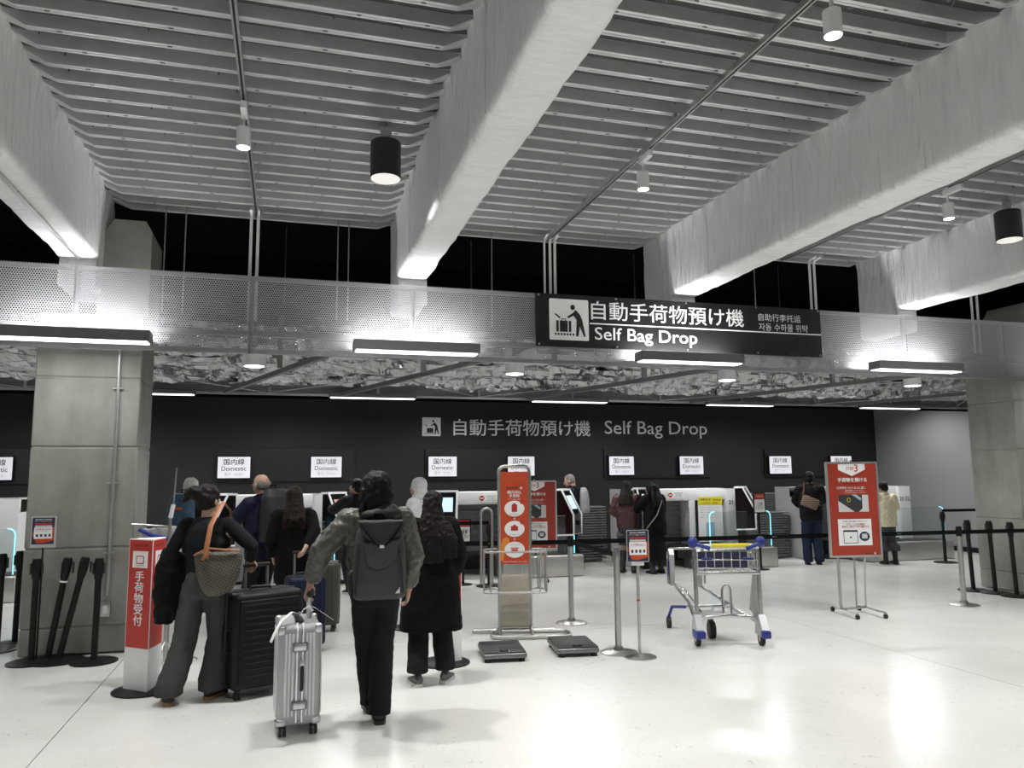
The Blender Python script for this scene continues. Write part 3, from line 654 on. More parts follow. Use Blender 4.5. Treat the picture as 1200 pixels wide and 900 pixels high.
def machine(label, x0, W, y0, poster, nums, base, glass, mid):
    D = 1.07; H = 1.39
    t = thing('bag_drop_machine', label, 'machine', (x0, y0, 0), 0, 'self bag drop machines')
    bx('side_panel', (0.02, D/2, H/2+0.005), (0.04, D, H-0.01), M['kiosk_light'], t)
    bx('header', (W/2, 0.3, 1.285), (W, 0.6, 0.21), M['white'], t, r=0.015)
    bx('roof_panel', (W/2, D/2+0.1, H-0.02), (W-0.02, D-0.2, 0.03), M['white'], t)
    bx('back_panel', (W/2, 0.75, 0.7), (W-0.05, 0.04, 1.36), M['kiosk_grey'], t)
    # end column, rounded front
    m = MB(); cw = 0.36
    m.prism([(W-cw, 0.5), (W-cw, 0.02), (W-cw+0.03, -0.02)] + [(W-cw+0.05+(cw-0.06)*k/5, -0.03+0.028*(k/5)**2) for k in range(6)] + [(W, 0.04), (W, 0.9), (W-cw, 0.9)], 0.32, H, 'z')
    m.build('number_column', M['white'], t)
    if nums: text(nums, (W-cw/2, -0.034, 1.14), M['print_black'], t, h=0.075, bold=0.01)
    m = MB(); m.prism([(mid-0.06, 0.5), (mid-0.06, 0.0), (mid+0.06, 0.0), (mid+0.06, 0.5)], 0.1, 1.2, 'z'); m.build('middle_column', M['white'], t, smooth=False)
    # lane shutters with slats
    for a, b_ in ((0.4, mid-0.07), (mid+0.07, W-cw-0.01)):
        if b_-a < 0.15: continue
        for k in range(9):
            bx('shutter_slat', ((a+b_)/2, 0.34, 0.42+k*0.088), (b_-a, 0.02, 0.08), M['kiosk_grey'] , t)
        m = MB(); m.lathe([(0.02, 0), (0.02, 0.012)], 10); 
        bx('lane_floor', ((a+b_)/2, 0.15, 0.36), (b_-a, 0.36, 0.03), M['rubber'], t)
    bx('lock_plate', (mid-0.09, -0.005, 0.98), (0.03, 0.012, 0.16), M['steel'], t, r=0.004)
    bx('infill_wall', (0.22, 0.2, 0.62), (0.34, 0.03, 1.15), M['kiosk_light'], t)
    no_entry_plate(t, mid-0.32, -0.001, 1.285)
    if poster:
        pw = 0.5; px_ = mid+0.09+pw/2
        p = bx('poster_board', (px_, -0.06, 0.84), (pw, 0.015, 0.82), M['print_white'], t)
        bx('poster_header', (px_, -0.069, 1.17), (pw, 0.003, 0.15), M['print_yellow'], p)
        text('お知らせ  Notice', (px_, -0.0715, 1.195), M['print_black'], p, w=pw*0.85, h=0.045, bold=0.01)
        text('ご利用の 皆様へ', (px_, -0.0715, 1.13), M['print_black'], p, w=pw*0.8, h=0.03)
        for k in range(5): text('手荷物は こちらの機械では受付できません', (px_-0.02, -0.0695, 1.05-k*0.045), M['print_grey'], p, w=pw*(0.8-0.07*(k % 2)), h=0.018)
        MB().prism(rrect(px_-0.1, 0.5, px_+0.08, 0.78, 0.03), -0.07, -0.068).build('poster_picture', M['print_blue'], p, smooth=False)
    # steel conveyor base with belt and glass guard lit at its edges
    a, b_ = base
    bx('conveyor_base', ((a+b_)/2, -0.34, 0.175), (b_-a, 0.66, 0.35), M['steel_base'], t, r=0.03, seg=3)
    bx('base_plinth', ((a+b_)/2, -0.32, 0.012), (b_-a-0.06, 0.6, 0.024), M['black_plastic'], t)
    bx('conveyor_belt', ((a+b_)/2, -0.3, 0.354), (b_-a-0.12, 0.5, 0.01), M['rubber'], t)
    a, b_ = glass
    pane = MB().prism(rrect(a, 0.33, b_, 0.98, 0.07, 6)[0:], -0.47, -0.458).build('glass_guard', M['glass'], t, smooth=False)
    for s, x in ((1, a), (-1, b_)):
        m = MB(); m.tube([(x+s*0.1, -0.464, 0.985), (x+s*0.07, -0.464, 0.983), (x+s*0.03, -0.464, 0.965), (x+s*0.004, -0.464, 0.925), (x, -0.464, 0.88), (x, -0.464, 0.36)], 0.008, 6); m.build('edge_light', M['cyan'], t)
    m = MB(); m.box(((a+b_)/2, -0.464, 0.982), (b_-a-0.2, 0.008, 0.004)); m.build('glass_top_edge', M['steel'], t)
    m = MB(); m.lathe([(0.16, 0), (0.16, 0.02), (0.1, 0.035)], 18, (b_+0.12, -0.1, 0)); m.build('floor_foot', M['black_plastic'], t)
    return t
YK = 12.9
machine('bag drop machine used by the bald man and the man in black', -0.95, 1.72, YK, False, None, (0.5, 1.75), (0.55, 1.7), 0.82)
machine('bag drop machine behind the orange luggage size stand', 2.45, 2.2, YK, False, None, (0.95, 2.35), (0.95, 2.25), 1.2)
machine('bag drop machine with a yellow-headed poster, numbered 21', 6.03, 2.22, YK, True, '21 22', (0.95, 2.5), (1.25, 2.5), 1.17)
machine('last bag drop machine beside the grey side wall', 9.72, 2.42, YK, False, '21 22', (0.8, 2.75), (1.35, 2.75), 1.2)
machine('bag drop machine past the poster pillar with a yellow-headed poster', -6.2, 2.5, YK, True, None, (0.9, 2.7), (1.2, 2.6), 1.6)
terminal(None, 'check-in terminal the bald man is reaching for', (-0.93, 12.55, 0), R(-55), 1)
terminal(0.36, 'check-in terminal touched by the man in black, red banner on its screen', (0.78, 12.5, 0), R(42), 2)
terminal(None, 'check-in terminal beside the long-haired woman', (2.52, 12.55, 0), R(-15), 1)
terminal(0.36, 'check-in terminal used by the man with the grey backpack', (4.62, 12.6, 0), R(48), 1)
terminal(None, 'check-in terminal between the women in burgundy and black', (6.20, 12.72, 0), R(0), 1)
terminal(0.36, 'dark check-in terminal at the machine with the yellow poster', (8.12, 12.6, 0), R(48), 0)
# a red notice on a black pole in front of machine 21
def pole_notice(loc, label, h=1.03):
    t = thing('pole_notice', label, 'sign', loc, 0, 'small red notices on black poles')
    m = MB(); m.lathe([(0.14, 0), (0.14, 0.012), (0.03, 0.02)], 18); m.build('base', M['black_plastic'], t)
    m = MB(); m.tube([(0, 0, 0.012), (0, 0, h)], 0.022, 8); m.build('pole', M['black_plastic'], t)
    bx('notice_frame', (0, -0.03, h+0.12), (0.24, 0.02, 0.36), M['black_plastic'], t)
    p = bx('notice_card', (0, -0.041, h+0.07), (0.2, 0.003, 0.22), M['print_white'], t); bx('notice_banner', (0, -0.041, h+0.235), (0.2, 0.003, 0.1), M['print_red'], t)
    text('ご注意\nください', (0, -0.0435, h+0.07), M['print_black'], t, w=0.16, h=0.13, bold=0.01)
    text('お知らせ', (0, -0.0435, h+0.235), M['print_white'], t, w=0.15, h=0.04)
pole_notice((8.00, 12.0, 0), 'small red and white notice on a black pole before the machine with the yellow poster')
pole_notice((2.66, 11.9, 0), 'small red and white notice beside the long-haired woman', 0.7)

# luggage trays, every tray its own
def tray_mesh():
    m = MB(); Wd, Dp, h = 0.62, 0.46, 0.06
    out = [rrect(-Wd/2, -Dp/2, Wd/2, Dp/2, 0.06, 3), rrect(-Wd/2+0.07, -Dp/2+0.07, Wd/2-0.07, Dp/2-0.07, 0.05, 3)]
    def rg(p, z): return [(u, v, z) for u, v in p]
    m.loft([rg(out[1], 0), rg(out[1], h-0.018), rg(out[0], h-0.016), rg(out[0], h), rg([(u*0.96, v*0.95) for u, v in out[1]], h), rg([(u*0.94, v*0.93) for u, v in out[1]], 0.012)])
    o = m.build('luggage_tray', M['tray'], None); return o
tr0 = None
def stack(x, y, n, z0, label, grp, rz=0):
    global tr0
    for k in range(n):
        if tr0 is None: tr0 = tray_mesh(); o = tr0
        else: o = tr0.copy(); COL.objects.link(o)
        o.location = (x+random.uniform(-0.006, 0.006), y+random.uniform(-0.006, 0.006), z0+k*0.0485); o.rotation_euler = (0, 0, rz+random.uniform(-0.012, 0.012))
        mark(o, (label.replace('grey luggage tray in', 'topmost grey luggage tray of') if k == n-1 else label.replace('grey luggage tray in', 'bottom grey luggage tray of') if k == 0 else label), 'tray', grp)
stack(9.32, 13.62, 18, 0.02, 'grey luggage tray in the tall stack nearest the man in jeans', 'trays beside the last machine')
stack(8.72, 13.55, 18, 0.02, 'grey luggage tray in the stack behind the glass guard with the cyan edge', 'trays behind the cyan-edged guard')
stack(9.95, 14.75, 25, 0.02, 'grey luggage tray in the taller rear stack by the last machine', 'trays in the rear stack')
stack(9.25, 14.75, 25, 0.02, 'grey luggage tray in the taller rear stack behind the guarded stack', 'trays in the other rear stack')
stack(5.72, 14.35, 21, 0.02, 'grey luggage tray in the stack beside the woman in burgundy', 'trays beside the burgundy jacket')
stack(5.05, 14.35, 21, 0.02, 'grey luggage tray in the stack behind the man with the grey backpack', 'trays behind the grey backpack')

# ================================================================== barrier posts
def steel_post(loc, label, h=0.97, r=0.036, double=False):
    t = thing('barrier_post', label, 'barrier post', loc, 0, 'steel barrier posts')
    m = MB(); m.lathe([(0.175, 0), (0.175, 0.008), (0.14, 0.018), (0.05, 0.026), (0.042, 0.06)], 32); m.build('base', M['steel'], t)
    m = MB(); m.tube([(0, 0, 0.02), (0, 0, h-0.1)], r*0.86, 16); m.build('post', M['steel'], t)
    m = MB(); m.lathe([(r, h-0.12), (r, h-0.02), (r*0.9, h), (0.01, h+0.004)], 16); m.build('belt_head', M['black_plastic'] if not double else M['steel'], t)
    return t
def belt_between(t, p, q, z=0.9, words=True, hgt=0.05):
    p, q = Vector(p), Vector(q); d = q-p; L = d.length; a = math.atan2(d.y, d.x); b = bx('belt', (0, 0, 0), (L, 0.003, hgt), M['belt'], t)
    mid = (p+q)/2; b.location = Vector((mid.x, mid.y, z))-t.location; b.rotation_euler = (0, 0, a-t.rotation_euler.z)
    if words:
        n = max(1, int(L/1.3))
        for k in range(n):
            x = -L/2+(k+0.5)*L/n
            text('Jetstar', (x, -0.0022, 0), M['print_grey'], b, h=0.022)
    return b
pA = steel_post((3.14, 8.44, 0), 'steel barrier post standing just beyond the second flat scale')
pB = steel_post((3.04, 6.92, 0), 'steel barrier post right beside the small notice stand', double=True)
pC = steel_post((8.21, 7.97, 0), 'steel barrier post standing alone before the far concrete pillar')
pD = steel_post((11.6, 7.6, 0), 'steel barrier post out past the far concrete pillar')
belt_between(pA, (3.14, 8.44, 0), (8.21, 7.97, 0)); belt_between(pB, (3.14, 8.44, 0), (3.04, 6.92, 0), words=False)
belt_between(pC, (8.21, 7.97, 0), (11.6, 7.6, 0), words=False)
def black_post(loc, label, h=0.93, lean=(0, 0), base=True, rz=0, band=False):
    t = thing('black_barrier_post', label, 'barrier post', loc, rz, 'black barrier posts')
    if base:
        m = MB(); m.lathe([(0.2, 0), (0.2, 0.012), (0.17, 0.022), (0.045, 0.03)], 28); m.build('base', M['black_plastic'], t)
    top = Vector((lean[0], lean[1], h)); d = top.normalized()
    m = MB(); m.tube([(0, 0, 0.01), top-d*0.16], 0.028, 12); m.build('post', M['black_plastic'], t)
    m = MB(); m.tube([top-d*0.2, top-d*0.17, top-d*0.1, top-d*0.02, top], [0.028, 0.036, 0.041, 0.04, 0.033], 12); m.build('belt_head', M['black_plastic'], t)
    for s in (-1, 1):
        bx('belt_slot', (top.x+s*0.046, top.y, h-0.09), (0.012, 0.035, 0.1), M['rubber'], t)
    if band:
        m = MB(); m.tube([top-d*0.225, top-d*0.21], 0.034, 12); m.build('white_band', M['print_white'], t)
    return t
f1 = floor_at(36, 777); f4 = floor_at(110, 776)
black_post((f1.x, f1.y, 0), 'upright black barrier post in the cluster below the pillar poster')
black_post((f1.x+0.13, f1.y+0.03, 0.028), 'leaning black barrier post with a white band', 0.9, (0.12, 0.0), False, band=True)
black_post((f1.x+0.23, f1.y-0.0, 0.028), 'leaning black barrier post beside the one with a white band', 0.9, (0.17, 0.02), False)
mb_ = MB(); mb_.lathe([(0.24, 0), (0.24, 0.008), (0.2, 0.014)], 28); o = mb_.build('loose_post_base', M['black_plastic']); o.location = (f1.x+0.2, f1.y+0.01, 0.0); mark(o, 'flat black round base plate under the leaning barrier posts', 'base plate')
black_post((f4.x, f4.y, 0), 'black barrier post standing before the pillar below the conduit')
g1 = floor_at(0, 762); g2 = floor_at(17, 755)
q1 = black_post((g1.x-0.03, g1.y, 0), 'black barrier post at the pillar edge, belt clipped on'); q2 = black_post((g2.x, g2.y, 0), 'black barrier post close behind the one with the clipped belt')
belt_between(q1, (g1.x-1.4, g1.y+0.1, 0), (g1.x, g1.y, 0), 0.9, False)
for i, (px, py) in enumerate(((1141, 692), (1167, 695), (1192, 699))):
    p = floor_at(px, py)
    black_post((p.x, p.y, 0), ['black barrier post nearest the grey side wall, by the far pillar', 'middle black barrier post of the row before the far pillar', 'black barrier post at the open end of the row before the far pillar'][i], 0.98, (-0.03, 0.0))
bA = black_post((3.0, 11.6, 0), 'black barrier post behind the long-haired woman'); bB = black_post((11.75, 11.75, 0), 'black barrier post beside the last machine')
belt_between(bA, (1.2, 11.7, 0), (3.0, 11.6, 0), 0.95, False); belt_between(bB, (11.75, 11.75, 0), (13.74, 11.55, 0), 0.95)
bC = black_post((1.35, 8.75, 0), 'black barrier post hidden between the two nearest travellers'); belt_between(bC, (1.35, 8.75, 0), (3.14, 8.44, 0))

# ================================================================== sign stands
def red_pillar(loc, rz, label):
    t = thing('sign_pillar', label, 'sign', loc, rz, 'red and white baggage sign pillars')
    Wd = 0.27; tri = [(-Wd/2, 0.0), (Wd/2, 0.0), (0, Wd*0.866)]
    m = MB(); m.lathe([(0.23, 0), (0.23, 0.012), (0.2, 0.022)], 32, (0, 0.08, 0)); m.build('base', M['black_plastic'], t)
    m = MB(); m.prism(tri, 0.02, 0.34, 'z'); m.build('white_foot', M['print_white'], t, smooth=False)
    m = MB(); m.prism(tri, 0.34, 1.18, 'z'); m.build('sign_body', M['print_white'], t, smooth=False)
    for k in range(3):
        c = (Vector(tri[k])+Vector(tri[(k+1) % 3]))/2; e = Vector(tri[(k+1) % 3])-Vector(tri[k]); ang = math.atan2(e.y, e.x)
        f = bpy.data.objects.new('sign_face', None)
        bd = bx('sign_face', (0, -0.001, 0.755), (Wd-0.016, 0.003, 0.83), M['print_red2'], t); bd.location = (c.x, c.y, 0); bd.rotation_euler = (0, 0, ang)
        bx('icon_plate', (0, -0.0035, 1.02), (0.17, 0.002, 0.13), M['print_white'], bd)
        MB().prism(rrect(-0.045, 0.985, 0.045, 1.05, 0.012), -0.0052, -0.0042).build('case_icon', M['print_red'], bd, smooth=False)
        MB().prism(rrect(-0.035, 0.993, 0.035, 1.042, 0.01), -0.0058, -0.005).build('case_icon_inner', M['print_white'], bd, smooth=False)
        text('Bag Drop', (0, -0.0052, 0.972), M['print_red'], bd, w=0.1, h=0.016)
        text('Jetstar★', (0.0, -0.003, 1.13), M['print_black'], bd, w=0.16, h=0.03)
        text('手\n荷\n物\n受\n付', (0, -0.003, 0.72), M['print_white'], bd, w=0.10, h=0.42, bold=0.012)
    return t
M['print_red2'] = mat('red_sign_print', (0.50, 0.035, 0.025), 0.4)
p = floor_at(165, 808); red_pillar((p.x-0.03, p.y-0.1, 0), R(-42), 'red and white triangular baggage sign pillar by the concrete pillar')
p = floor_at(526, 779); red_pillar((p.x, p.y, 0), R(20), 'red and white sign pillar mostly hidden behind the woman in the black coat')

def step_board(loc, rz, label, Wd=0.62, Ht=1.02, z0=0.72, full=True):
    t = thing('step_board', label, 'sign', loc, rz, 'red step 3 poster boards')
    for s in (-1, 1):
        m = MB(); m.tube([(s*0.1-0.12, 0.02, 0.06), (s*0.1-0.12, 0.02, z0+0.1)], 0.017 if s < 0 else 0.012, 10); m.build('pole', M['steel'], t)
    m = MB(); m.tube([(0.14, 0.1, 0.07), (0.12, 0.03, z0+0.05)], 0.012, 8); m.build('pole', M['steel'], t)
    for s in (-1, 1):
        m = MB(); m.tube([(s*0.17-0.03, -0.3, 0.062), (s*0.17-0.03, 0.25, 0.062)], 0.014, 8, sq=(0.7, 1.4)); m.build('foot_rail', M['steel'], t)
        for y in (-0.3, 0.25):
            m = MB(); m.tube([(s*0.17-0.045, y, 0.026), (s*0.17-0.015, y, 0.026)], 0.026, 14); m.build('caster', M['rubber'], t)
    m = MB(); m.tube([(-0.2, 0.02, 0.062), (0.14, 0.1, 0.062)], 0.013, 8); m.build('cross_rail', M['steel'], t)
    y = 0.0; tilt = 0
    b = bpy.data.objects.new('poster_frame', None)
    bd = frame_mb(rrect(-Wd/2, z0, Wd/2, z0+Ht, 0.02), rrect(-Wd/2+0.024, z0+0.024, Wd/2-0.024, z0+Ht-0.024, 0.008), -0.012, 0.016).build('poster_frame', M['alu'], t)
    ps = bx('poster', (0, 0.0, z0+Ht/2), (Wd-0.04, 0.012, Ht-0.04), M['poster_red'], t)
    yy = -0.0065
    zt = z0+Ht-0.026
    MB().prism([(-0.17, zt), (-0.17, zt-0.07), (0, zt-0.145), (0.17, zt-0.07), (0.17, zt)], yy-0.001, yy).build('arrow_banner', M['print_white'], ps, smooth=False)
    text('STEP', (-0.02, yy-0.002, zt-0.055), M['print_red'], ps, w=0.1, h=0.035, bold=0.01); text('3', (0.055, yy-0.002, zt-0.05), M['print_red'], ps, h=0.085, bold=0.01)
    text('手荷物を預ける', (0, yy-0.001, zt-0.19), M['print_white'], ps, w=0.37, h=0.05, bold=0.02)
    text('Place your bag on the belt', (0.01, yy-0.001, zt-0.235), M['print_black'], ps, w=0.24, h=0.018)
    text('☑荷物をベルトの上に置く', (-0.02, yy-0.001, zt-0.285), M['print_white'], ps, w=0.36, h=0.032, bold=0.01)
    text('荷物は横にしてください', (0.02, yy-0.001, zt-0.318), M['print_white'], ps, w=0.24, h=0.016)
    text('タグは見える向きにしてください', (0.03, yy-0.001, zt-0.342), M['print_white'], ps, w=0.28, h=0.016)
    ph = bx('printed_photo', (0.0, yy-0.0005, zt-0.47), (0.38, 0.002, 0.2), M['print_light'], ps)
    yq = yy-0.002
    MB().prism([(-0.19, zt-0.37), (0.11, zt-0.37), (0.11, zt-0.53), (0.06, zt-0.57), (0.01, zt-0.57), (-0.19, zt-0.44)], yq-0.001, yq).build('photo_case', M['print_dark'], ph, smooth=False)
    MB().prism([(-0.02, zt-0.365), (0.04, zt-0.365), (0.1, zt-0.41), (0.09, zt-0.44)], yq-0.002, yq-0.001).build('photo_strap', M['print_blue'], ph, smooth=False)
    m = MB(); m.tube([(-0.06+0.02*math.cos(a), yq-0.002, zt-0.43+0.024*math.sin(a)) for a in [2*PI*k/14 for k in range(14)]], 0.003, 4, closed=True); m.build('photo_ring', M['print_yellow'], ph)
    zc = z0+Ht*0.26
    wp = bx('info_card', (0.0, yy-0.0005, zc), (0.42, 0.002, 0.31), M['print_white'], ps)
    text('手荷物の重量は機械で計測されます', (0.0, yq-0.0005, zc+0.128), M['print_black'], wp, w=0.3, h=0.018)
    text('「STEP 2」で入力された場合は、\n荷物が正しく置かれているかご確認ください', (0.01, yq-0.0005, zc+0.08), M['print_red'], wp, w=0.35, h=0.056, bold=0.01)
    frame_mb(rrect(-0.15, zc-0.13, 0.03, zc+0.025, 0.004), rrect(-0.143, zc-0.123, 0.023, zc+0.005, 0.003), yq-0.001, yq).build('screen_drawing', M['print_navy'], wp, smooth=False)
    m = MB(); m.tube([(-0.06, yq, zc-0.06), (-0.06, yq-0.001, zc-0.06)], 0.012, 8); m.build('screen_mark', M['print_dark'], wp, smooth=False)
    MB().prism([(0.115+0.065*math.cos(a), zc-0.05+0.056*math.sin(a)) for a in [2*PI*k/24 for k in range(24)]], yq-0.001, yq).build('round_picture', M['print_navy'], wp, smooth=False)
    MB().prism(rrect(0.08, zc-0.075, 0.15, zc-0.02, 0.008), yq-0.002, yq-0.001).build('printer_picture', M['print_light'], wp, smooth=False)
    text('Jetstar', (0.16, yy-0.001, z0+0.045), M['print_black'], ps, w=0.1, h=0.028); text('★', (0.235, yy-0.001, z0+0.045), M['print_white'], ps, h=0.035)
    m = MB(); m.tube([(0, 0.0, z0+Ht), (0, 0.0, z0+Ht+0.02)], 0.012, 8); m.build('frame_clip', M['steel'], t)
    return t
M['print_light'] = mat('pale_grey_print', (0.6, 0.6, 0.6), 0.5); M['print_dark'] = mat('charcoal_print', (0.03, 0.032, 0.035), 0.5)
p = floor_at(1006, 720); step_board((p.x+0.02, p.y, 0), R(-10), 'red step 3 poster board on casters, easel before the man in jeans', 0.66, 1.13, 0.66)
step_board((3.86, 12.0, 0), R(-6), 'red step 3 poster board partly behind the orange luggage size stand', 0.74, 1.1, 0.48)

# orange size-check stand of bent tube
def size_stand(loc, rz):
    t = thing('luggage_size_stand', 'bent tube luggage size stand with a tall orange panel', 'stand', loc, rz)
    def tb(name, pts, r=0.016, closed=False, m_='steel'):
        m = MB(); m.tube(pts, r, 10, closed=closed); return m.build(name, M[m_], t)
    H = 1.76; W2 = 0.165
    tb('main_hoop', [(-W2, 0, 0.06), (-W2, 0, H-0.06)] + [(-W2+0.06-0.06*math.cos(R(a)), 0, H-0.06+0.06*math.sin(R(a))) for a in (30, 60, 90)] + [(W2-0.06+0.06*math.sin(R(a)), 0, H-0.06+0.06*math.cos(R(a))) for a in (0, 30, 60, 90)] + [(W2, 0, 0.06)], 0.019)
    tb('side_hoop', [(-0.36, 0.05, 0.5), (-0.36, 0.05, 1.25)] + [(-0.30-0.06*math.cos(R(a)), 0.05, 1.25+0.06*math.sin(R(a))) for a in (30, 60, 90, 120, 150)] + [(-0.24, 0.05, 1.25), (-0.24, 0.05, 0.5)], 0.013)
    # sizing basket
    for z in (0.44, 0.86):
        tb('basket_ring', [(x, y, z) for x, y in rrect(-0.33, -0.17, 0.33, 0.17, 0.07)], 0.011, True)
    for s in (-1, 1):
        for y in (-0.17, 0.17):
            tb('basket_upright', [(s*0.26, y, 0.44), (s*0.26, y, 0.86)], 0.009)
        tb('basket_side', [(s*0.33, -0.1, 0.44), (s*0.33, -0.1, 0.86)], 0.011); tb('basket_side', [(s*0.33, 0.1, 0.44), (s*0.33, 0.1, 0.86)], 0.011)
        o = tb('red_mark', [(s*0.33, -0.1, 0.79), (s*0.33, 0.1, 0.79)], 0.013, m_='print_red')
    tb('basket_floor', [(-0.2, -0.12, 0.44), (0.2, -0.12, 0.44)], 0.009); tb('basket_floor', [(-0.2, 0.12, 0.44), (0.2, 0.12, 0.44)], 0.009)
    # feet
    tb('foot_bar', [(-0.46, 0.0, 0.03), (0.42, 0.02, 0.03)], 0.022)
    tb('foot_loop', [(x, y, 0.025) for x, y in rrect(-0.25, -0.33, 0.55, -0.02, 0.08)], 0.02, True)
    tb('foot_strut', [(-W2, 0, 0.06), (-W2, -0.3, 0.03)], 0.018); tb('foot_strut', [(W2, 0, 0.06), (W2, -0.3, 0.03)], 0.018)
    m = MB(); m.rbox((0, 0.06, 0.33), (0.32, 0.18, 0.54), 0.03, 3); m.build('weight_block', M['cardboard'], t)
    # printed panel
    pz0, pz1 = 0.72, 1.7
    pn = bx('orange_panel', (0, -0.006, (pz0+pz1)/2), (0.31, 0.012, pz1-pz0), M['print_orange'], t)
    yy = -0.0125
    text('Jetstar', (-0.02, yy-0.001, 1.525), M['print_black'], pn, w=0.13, h=0.032, bold=0.01); text('★', (0.075, yy-0.001, 1.528), M['print_white'], pn, h=0.038)
    text('機内持込\n手荷物', (0, yy-0.001, 1.46), M['print_white'], pn, w=0.15, h=0.075, bold=0.012); text('サイズ・重さをご確認', (0, yy-0.001, 1.405), M['print_white'], pn, w=0.13, h=0.014)
    MB().prism([(-0.155, 0.76), (-0.155, 0.9), (-0.13, 0.98), (-0.09, 1.005), (-0.055, 0.985), (-0.06, 0.92), (-0.11, 0.85), (-0.12, 0.76)], yy-0.001, yy).build('amber_shape', M['print_amber'], pn, smooth=False)
    for k, z in enumerate((1.305, 1.09, 0.87)):
        c = MB().prism([(0.0+0.108*math.cos(a), z+0.085*math.sin(a)*1.0) for a in [2*PI*j/32 for j in range(32)]], yy-0.002, yy-0.001).build('icon_disc', M['print_white'], pn, smooth=False)
        ic = MB()
        if k == 0: ic.prism(rrect(-0.03, z-0.035, 0.03, z+0.045, 0.006), yy-0.003, yy-0.002); ic.prism(rrect(-0.014, z+0.045, 0.014, z+0.058, 0.003), yy-0.003, yy-0.002)
        elif k == 1: ic.prism(rrect(-0.038, z-0.02, 0.038, z+0.03, 0.004), yy-0.003, yy-0.002); ic.prism(rrect(-0.015, z+0.03, 0.015, z+0.045, 0.003), yy-0.003, yy-0.002)
        else: ic.prism([(-0.045, z-0.035), (0.045, z-0.035), (0.032, z+0.005), (-0.032, z+0.005)], yy-0.003, yy-0.002); ic.prism(rrect(-0.042, z+0.01, 0.042, z+0.022, 0.003), yy-0.003, yy-0.002)
        ic.build('bag_icon', M['print_red'], c, smooth=False)
        text(['36×56×23cm', 'お手回り品', 'あわせて 7kgまで'][k], (0, yy-0.003, z+(-0.062 if k < 2 else 0.05)), M['print_grey'], c, w=0.11, h=0.016)
        if k < 2:
            text('+' if k == 0 else '=', (0, yy-0.002, z-0.108), M['print_white'], pn, h=0.02 if k == 0 else 0.012, bold=0.02)
            d = MB().prism([(0.085+0.026*math.cos(a), z+0.07+0.024*math.sin(a)) for a in [2*PI*j/16 for j in range(16)]], yy-0.0035, yy-0.0025).build('tick_disc', M['print_red'], c, smooth=False)
    text('Carry-on baggage up to 7kg', (0, yy-0.001, 0.745), M['print_white'], pn, w=0.25, h=0.014)
    return t
p = floor_at(604, 742); size_stand((p.x, p.y, 0), R(-14))

# floor scales
def floor_scale(loc, rz, label):
    t = thing('floor_scale', label, 'scale', loc, rz, 'flat platform scales')
    m = MB(); m.rbox((0, 0, 0.055), (0.40, 0.52, 0.05), 0.02, 3); m.build('scale_body', M['scale_body'], t)
    m = MB(); m.rbox((0, 0.0, 0.083), (0.38, 0.5, 0.014), 0.006, 2); m.build('scale_platform', M['scale_top'], t)
    m = MB(); m.rbox((0, -0.2, 0.092), (0.09, 0.05, 0.006), 0.003); m.build('display', M['screen_black'], t)
    for sx in (-1, 1):
        for sy in (-1, 1):
            m = MB(); m.lathe([(0.03, 0), (0.03, 0.032)], 12, (sx*0.155, sy*0.215, 0)); m.build('foot', M['rubber'], t)
p = floor_at(588, 769); floor_scale((p.x, p.y, 0), R(-8), 'flat dark platform scale at the foot of the orange stand')
p = floor_at(671, 763); floor_scale((p.x, p.y, 0), R(-8), 'flat dark platform scale nearer the steel barrier posts')

# small notice stand
def notice(parent, W_, H_, z, y, txt=True):
    bd = bx('notice_board', (0, y, z), (W_, 0.008, H_), M['print_navy'], parent)
    yy = y-0.0045
    text('機内持込手荷物制限', (0, yy-0.001, z+H_*0.43), M['print_white'], bd, w=W_*0.75, h=H_*0.05, bold=0.01); text('Carry-on baggage allowance', (0, yy-0.001, z+H_*0.36), M['print_white'], bd, w=W_*0.8, h=H_*0.035)
    MB().prism([(-W_/2, z-H_*0.05), (-W_*0.3, z-H_*0.44), (0, z-H_*0.46), (W_/2, z-H_*0.36), (W_/2, z+H_*0.16), (W_*0.3, z+H_*0.1), (-W_*0.3, z-H_*0.0)], yy-0.0006, yy).build('red_shape', M['print_orange'], bd, smooth=False)
    wp = bx('white_card', (0, yy-0.001, z-H_*0.08), (W_*0.82, 0.0015, H_*0.42), M['print_white'], bd)
    for k in range(2):
        bx('red_strip' if k == 0 else 'pale_strip', (0, yy-0.001, z+H_*(0.26-0.085*k)), (W_*0.76, 0.0015, H_*0.06), M['print_red'] if k == 0 else M['print_light'], bd)
    text('お1人様 2個 / 7kg まで', (0, yy-0.003, z+H_*0.06), M['print_red'], wp, w=W_*0.7, h=H_*0.06, bold=0.012)
    text('手荷物の合計重量をご確認ください', (0, yy-0.003, z-H_*0.0), M['print_grey'], wp, w=W_*0.7, h=H_*0.03)
    for k in range(4): MB().prism(rrect(-W_*0.32+k*W_*0.19, z-H_*0.22, -W_*0.22+k*W_*0.19, z-H_*0.12, 0.004), yy-0.003, yy-0.002).build('small_picture', M['print_dark'], wp, smooth=False)
    fr_ = frame_mb(rrect(-W_/2-0.006, z-H_/2-0.006, W_/2+0.006, z+H_/2+0.006, 0.006), rrect(-W_/2, z-H_/2, W_/2, z+H_/2, 0.004), y-0.006, y+0.006); fr_.build('board_frame', M['alu'], bd)
    return bd
p = floor_at(750, 770)
ns = thing('notice_stand', 'slim steel stand with a small navy and red notice', 'sign', (p.x, p.y, 0), R(-8))
m = MB(); m.lathe([(0.15, 0), (0.15, 0.008), (0.05, 0.02), (0.02, 0.035)], 28); m.build('base', M['steel'], ns)
m = MB(); m.tube([(0, 0, 0.02), (0, 0, 0.86)], 0.014, 10); m.build('post', M['steel'], ns)
